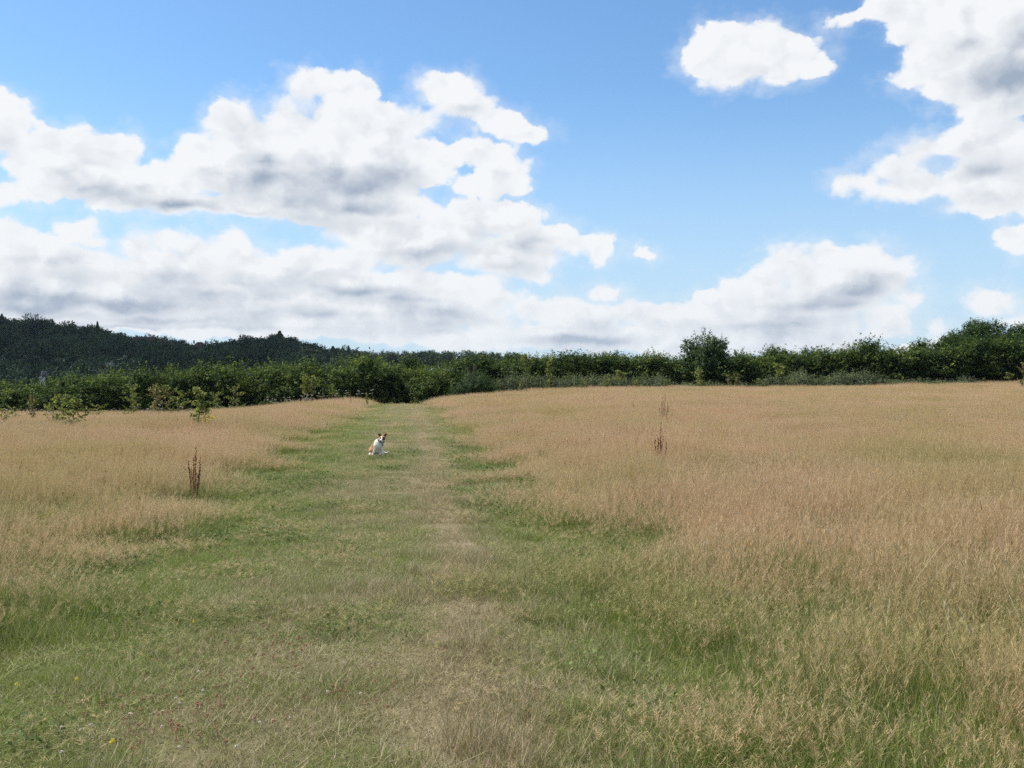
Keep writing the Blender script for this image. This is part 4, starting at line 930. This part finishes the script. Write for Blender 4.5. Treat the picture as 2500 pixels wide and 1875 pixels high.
def house(px, py_ridge, D, w, d, h, rot, label, mat, roofm, hip=False, chim=1):
    x = (px - 1250)/F*D; zr = EYE + (HOR - py_ridge)/F*D; rise = w and d*.38
    e = link('house', None, None, (x, D, zr - h - rise)); e.rotation_euler = (0, 0, rot); tag(e, label, 'house')
    mb = MB(); mb.box((0, 0, h/2 - 2), (w, d, h + 4))
    for s_ in (-1, 1): mb.add([(s_*w/2, -d/2, h), (s_*w/2, d/2, h), (s_*w/2, 0, h+rise*.97), (s_*(w/2-.2), -d/2, h), (s_*(w/2-.2), d/2, h), (s_*(w/2-.2), 0, h+rise*.97)], [(0, 1, 2), (3, 5, 4), (0, 2, 5, 3), (1, 4, 5, 2)])
    mb.build('wall', mat, e)
    rf = MB(); o = .35; hx = w/2 + o; ix = hx - (d*.45 if hip else 0)
    for k in (0, 1):
        s_ = -1 if k else 1; a = [(-hx, s_*(d/2+o), h-.2), (hx, s_*(d/2+o), h-.2), (ix, 0, h+rise), (-ix, 0, h+rise)]; b = [(p[0], p[1], p[2]+.22) for p in a]
        rf.add(a+b, [(0, 1, 2, 3), (7, 6, 5, 4), (0, 4, 5, 1), (1, 5, 6, 2), (2, 6, 7, 3), (3, 7, 4, 0)])
    if hip:
        for s_ in (-1, 1): rf.add([(s_*hx, -(d/2+o), h-.2), (s_*hx, d/2+o, h-.2), (s_*ix, 0, h+rise+.2)], [(0, 1, 2)])
    r_ = rf.build('roof', roofm, e)
    for c in range(chim):
        m2 = MB(); cx = (w*.36) * (-1 if c % 2 == 0 else 1); m2.box((cx, .3, h+rise+.1), (.8, .6, 1.6)); m2.box((cx, .3, h+rise+1.05), (.3, .3, .5)); m2.build('chimney', M['brick'], r_)
    nwin = max(2, int(w/3))
    for fl in range(2 if h > 4.5 else 1):
        for i in range(nwin):
            wx = -w/2 + w*(i+.5)/nwin; m3 = MB()
            for dx, dz, sx, sz in ((-.6, 0, .1, 1.3), (.6, 0, .1, 1.3), (0, .6, 1.1, .1), (0, -.6, 1.1, .1), (0, 0, .06, 1.1)): m3.box((wx+dx, -d/2-.04, 1.5+fl*2.6+dz), (sx, .1, sz))
            fr = m3.build('window', M['frame'], e); m4 = MB(); m4.box((wx, -d/2-.02, 1.5+fl*2.6), (1.1, .05, 1.1)); m4.build('pane', M['glass'], fr)
house(488, 836, 545, 8.5, 7.5, 5.2, .25, 'house with a hipped dark roof and chimney on the hill skyline', M['brick'], M['tile'], True, 2)
house(352, 823, 560, 11, 7, 5.0, .1, 'house with a long dark ridge half hidden by trees on the hill', M['brick'], M['tile'], False, 1)
house(407, 832, 535, 7, 6, 5, -.4, 'brick house among trees left of the one with two chimneys', M['brick'], M['tile'], False, 1)
house(103, 915, 235, 1.2, .8, 1.0, 1.45, 'small white building in the valley at the left', M['render'], M['tile'], False, 0)
house(265, 891, 240, 1.8, 1.2, 1.2, 1.2, 'small red roofed building behind the left hedge', M['brick'], M['tile'], False, 0)
house(879, 858, 560, 8, 7, 5, 1.2, 'gabled house just showing over the hedge left of the path end', M['brick'], M['tile'], False, 1)

# =====================================================================
#  the dog
# =====================================================================
def build_dog():
    D = 21.0; loc = P(924, D); loc.z += 0.018
    root = link('dog', None, None, loc); root.empty_display_size = .2; root.scale = (1.04, 1.0, 0.93)
    tag(root, 'white and tan dog sitting on the mown path with its ears folded', 'dog')
    # skeleton of overlapping tapered capsules and ellipsoids, fused into one skin (x right, y away, z up)
    mb = MB()
    def cap(p, q, r0, r1, n=6):
        p = Vector(p); q = Vector(q)
        for i in range(n+1):
            t = i/n; c = p.lerp(q, t); r = r0 + (r1-r0)*t; mb.blob(c, (r, r, r), 14, 9)
    def ell(c, r): mb.blob(c, r, 20, 12)
    ell((-.055, .10, .13), (.115, .13, .125))            # rump and belly
    cap((-.05, .10, .17), (.01, .0, .27), .118, .098)    # trunk
    ell((.01, -.02, .235), (.092, .085, .105))           # chest
    cap((-.03, .06, .27), (.04, -.01, .335), .085, .066) # withers, rounded back
    cap((.02, -.01, .30), (.075, -.05, .375), .072, .060) # neck
    for sx in (-1, 1):                                    # front legs
        hx = -.055 if sx < 0 else .082; fx = -.108 if sx < 0 else .098
        cap((hx, -.035, .225), (hx*.9+fx*.1, -.05, .15), .044, .030); cap((hx*.9+fx*.1, -.05, .15), (fx, -.062, .035), .028, .0185); cap((fx, -.065, .022), (fx+.004*sx, -.095, .017), .021, .0175, 3)
    cap((-.13, .11, .13), (-.155, .02, .09), .078, .052); cap((-.155, .03, .07), (-.165, -.03, .028), .04, .028); cap((-.165, -.02, .024), (-.165, -.085, .018), .026, .021, 3)   # near haunch and hind foot
    cap((.03, .12, .11), (.055, .03, .08), .07, .05); cap((.055, .03, .06), (.03, -.03, .025), .035, .025); cap((.03, -.03, .022), (.0, -.075, .017), .024, .02, 3)
    cap((.03, .22, .06), (.13, .20, .035), .026, .020); cap((.13, .20, .035), (.185, .17, .06), .020, .018); cap((.185, .17, .06), (.182, .16, .11), .018, .010)   # tail
    H = Vector((.092, -.095, .392))
    ell(H, (.064, .068, .058)); ell((H.x-.03, H.y-.03, H.z-.018), (.03, .03, .03)); ell((H.x+.03, H.y-.03, H.z-.014), (.03, .03, .03))
    cap((H.x-.004, H.y-.045, H.z-.015), (H.x-.018, H.y-.118, H.z-.052), .040, .025); ell((H.x-.015, H.y-.085, H.z-.055), (.024, .038, .018))  # muzzle, jaw
    me = mb.mesh('dog_form', None)
    tmp = bpy.data.objects.new('dog_form', me); COL.objects.link(tmp)
    rm = tmp.modifiers.new('r', 'REMESH'); rm.mode = 'VOXEL'; rm.voxel_size = 0.0055
    sm = tmp.modifiers.new('s', 'SMOOTH'); sm.factor = .6; sm.iterations = 6
    dg = bpy.context.evaluated_depsgraph_get(); body = bpy.data.meshes.new_from_object(tmp.evaluated_get(dg))
    COL.objects.unlink(tmp); bpy.data.objects.remove(tmp)
    body.name = 'body'; n = len(body.vertices); co = np.empty(n*3, np.float32); body.vertices.foreach_get('co', co); co = co.reshape(-1, 3)
    x, y, z = co.T
    w = 0.008 * np.sin(x*90 + z*60) + .006*np.sin(y*120)
    tan = np.zeros(n)
    hd = ((co - np.array(H)) ** 2).sum(1) < .085**2
    muz = (y < H.y - .060) & hd
    blaze = (np.abs(x - H.x + .006 + (z-H.z)*.1) < .010 + .004*np.sin(z*200)) & (z < H.z + .05)
    inhead = (z > H.z - .045) & (y < -.03) & (x > H.x - .075) & (z > .33)
    tan = np.where(inhead & ~blaze & (y > H.y - .070), 1.0, tan)
    back = (x < -.075 + w) & (z > .06) & (y > -.03)
    tan = np.where(back & ~inhead, 1.0, tan); tan = np.where((y > .12 + w) & (z > .10) & ~inhead, 1.0, tan)
    eye_patch = (np.abs(x - (H.x + .030)) < .024) & (np.abs(z - (H.z - .006)) < .034) & (y < H.y - .02) | ((np.abs(x - (H.x - .034)) < .017) & (np.abs(z - (H.z + .004)) < .017) & (y < H.y - .02))
    tan = np.where(eye_patch, 2.0, tan)
    at = body.attributes.new('coat', 'FLOAT', 'POINT'); at.data.foreach_set('value', tan.astype(np.float32))
    m, B = new_mat('dog_coat'); c = attr(B, 'coat'); nn = B.noise(B.nt.nodes.new('ShaderNodeTexCoord').outputs['Object'], 90, 4, .6).outputs[0]
    white = B.mix(nn, (.70, .65, .56), (.86, .81, .72)); tn = B.mix(nn, (.34, .17, .08), (.52, .30, .16)); dk = B.mix(nn, (.06, .030, .018), (.13, .065, .04))
    cc = B.mix(B.ramp(c, .3, .7), white, tn); cc = B.mix(B.ramp(c, 1.3, 1.7), cc, dk); finish(B, cc, .75, 0, .25, bump=bumpn(B, nn, .004)); 
    body.materials.clear(); body.materials.append(m); body.polygons.foreach_set('use_smooth', [True]*len(body.polygons)); link('body', body, root)
    M['ear'] = plain_mat('dark_ear_fur', (.05, .022, .014), (.14, .055, .035), 60, .8); M['black'] = plain_mat('wet_black', (.006, .006, .006), (.012, .012, .012), 30, .25); M['collar'] = plain_mat('collar_leather', (.02, .02, .022), (.035, .035, .04), 60, .6)
    for s_ in (-1, 1):
        b = Vector((H.x + s_*.040, H.y + .012, H.z + .040)); t1 = b + Vector((s_*.022, .004, .050)); t2 = t1 + Vector((s_*.042, -.022, .004))
        eb = MB(); W = [(b, .030, .012), (b.lerp(t1, .5), .026, .010), (t1, .020, .008), (t1.lerp(t2, .5), .014, .007), (t2, .004, .004)]
        vs = []
        for i, (c_, hw, th) in enumerate(W):
            d_ = (W[min(i+1, 4)][0] - W[max(i-1, 0)][0]).normalized(); yy = Vector((0, 1, 0)); u = d_.cross(yy).normalized()
            for k in range(8): vs.append(c_ + u*math.cos(k*math.pi/4)*hw + yy*math.sin(k*math.pi/4)*th)
        eb.add(vs, [(i*8+k, i*8+(k+1) % 8, i*8+8+(k+1) % 8, i*8+8+k) for i in range(4) for k in range(8)] + [tuple(range(32, 40)), tuple(reversed(range(8)))], .4); eb.build('ear', M['ear'], root, smooth_=True)
        ey = MB(); ey.blob((H.x + s_*.029 - .003, H.y - .058, H.z + .002), (.009, .007, .008), 10, 8); ey.build('eye', M['black'], root, smooth_=True)
    ns = MB(); ns.blob((H.x - .020, H.y - .141, H.z - .045), (.016, .011, .013), 12, 8); ns.build('nose', M['black'], root, smooth_=True)
    mo = MB(); mo.tube([(H.x-.034, H.y-.118, H.z-.072), (H.x-.020, H.y-.142, H.z-.066), (H.x-.004, H.y-.122, H.z-.072)], [.003]*3, 6); mo.build('mouth', M['black'], root)
    # collar round the neck
    ax = (Vector((.092, -.060, .385)) - Vector((.02, -.01, .30))).normalized(); u = ax.orthogonal().normalized(); w_ = ax.cross(u); c0 = Vector((.055, -.040, .335)); cb = MB()
    ring = [c0 + (u*math.cos(k*math.pi/10) + w_*math.sin(k*math.pi/10))*.073 for k in range(21)]; cb.tube(ring, [.009]*21, 8, cap=False); cb.build('collar', M['collar'], root, smooth_=True)
    tg = MB(); tg.tube([(.092, -.112, .262), (.094, -.114, .240), (.094, -.113, .215)], [.010, .013, .008], 8); tg.build('lead_clip', M['collar'], root)
build_dog()
def air():
    m, B = new_mat('summer_haze'); pv = m.node_tree.nodes.new('ShaderNodeVolumePrincipled'); pv.inputs['Color'].default_value = (.72, .84, 1, 1)
    pv.inputs['Density'].default_value = 6e-5; pv.inputs['Anisotropy'].default_value = 0.2
    o = m.node_tree.nodes.new('ShaderNodeOutputMaterial'); m.node_tree.links.new(pv.outputs[0], o.inputs['Volume'])
    mb = MB(); mb.box((0, 2400, 27), (14000, 5400, 86)); tag(mb.build('haze', m), kind='stuff', label='thin summer haze over the fields and the hill', cat='haze')
if HAZE: air()
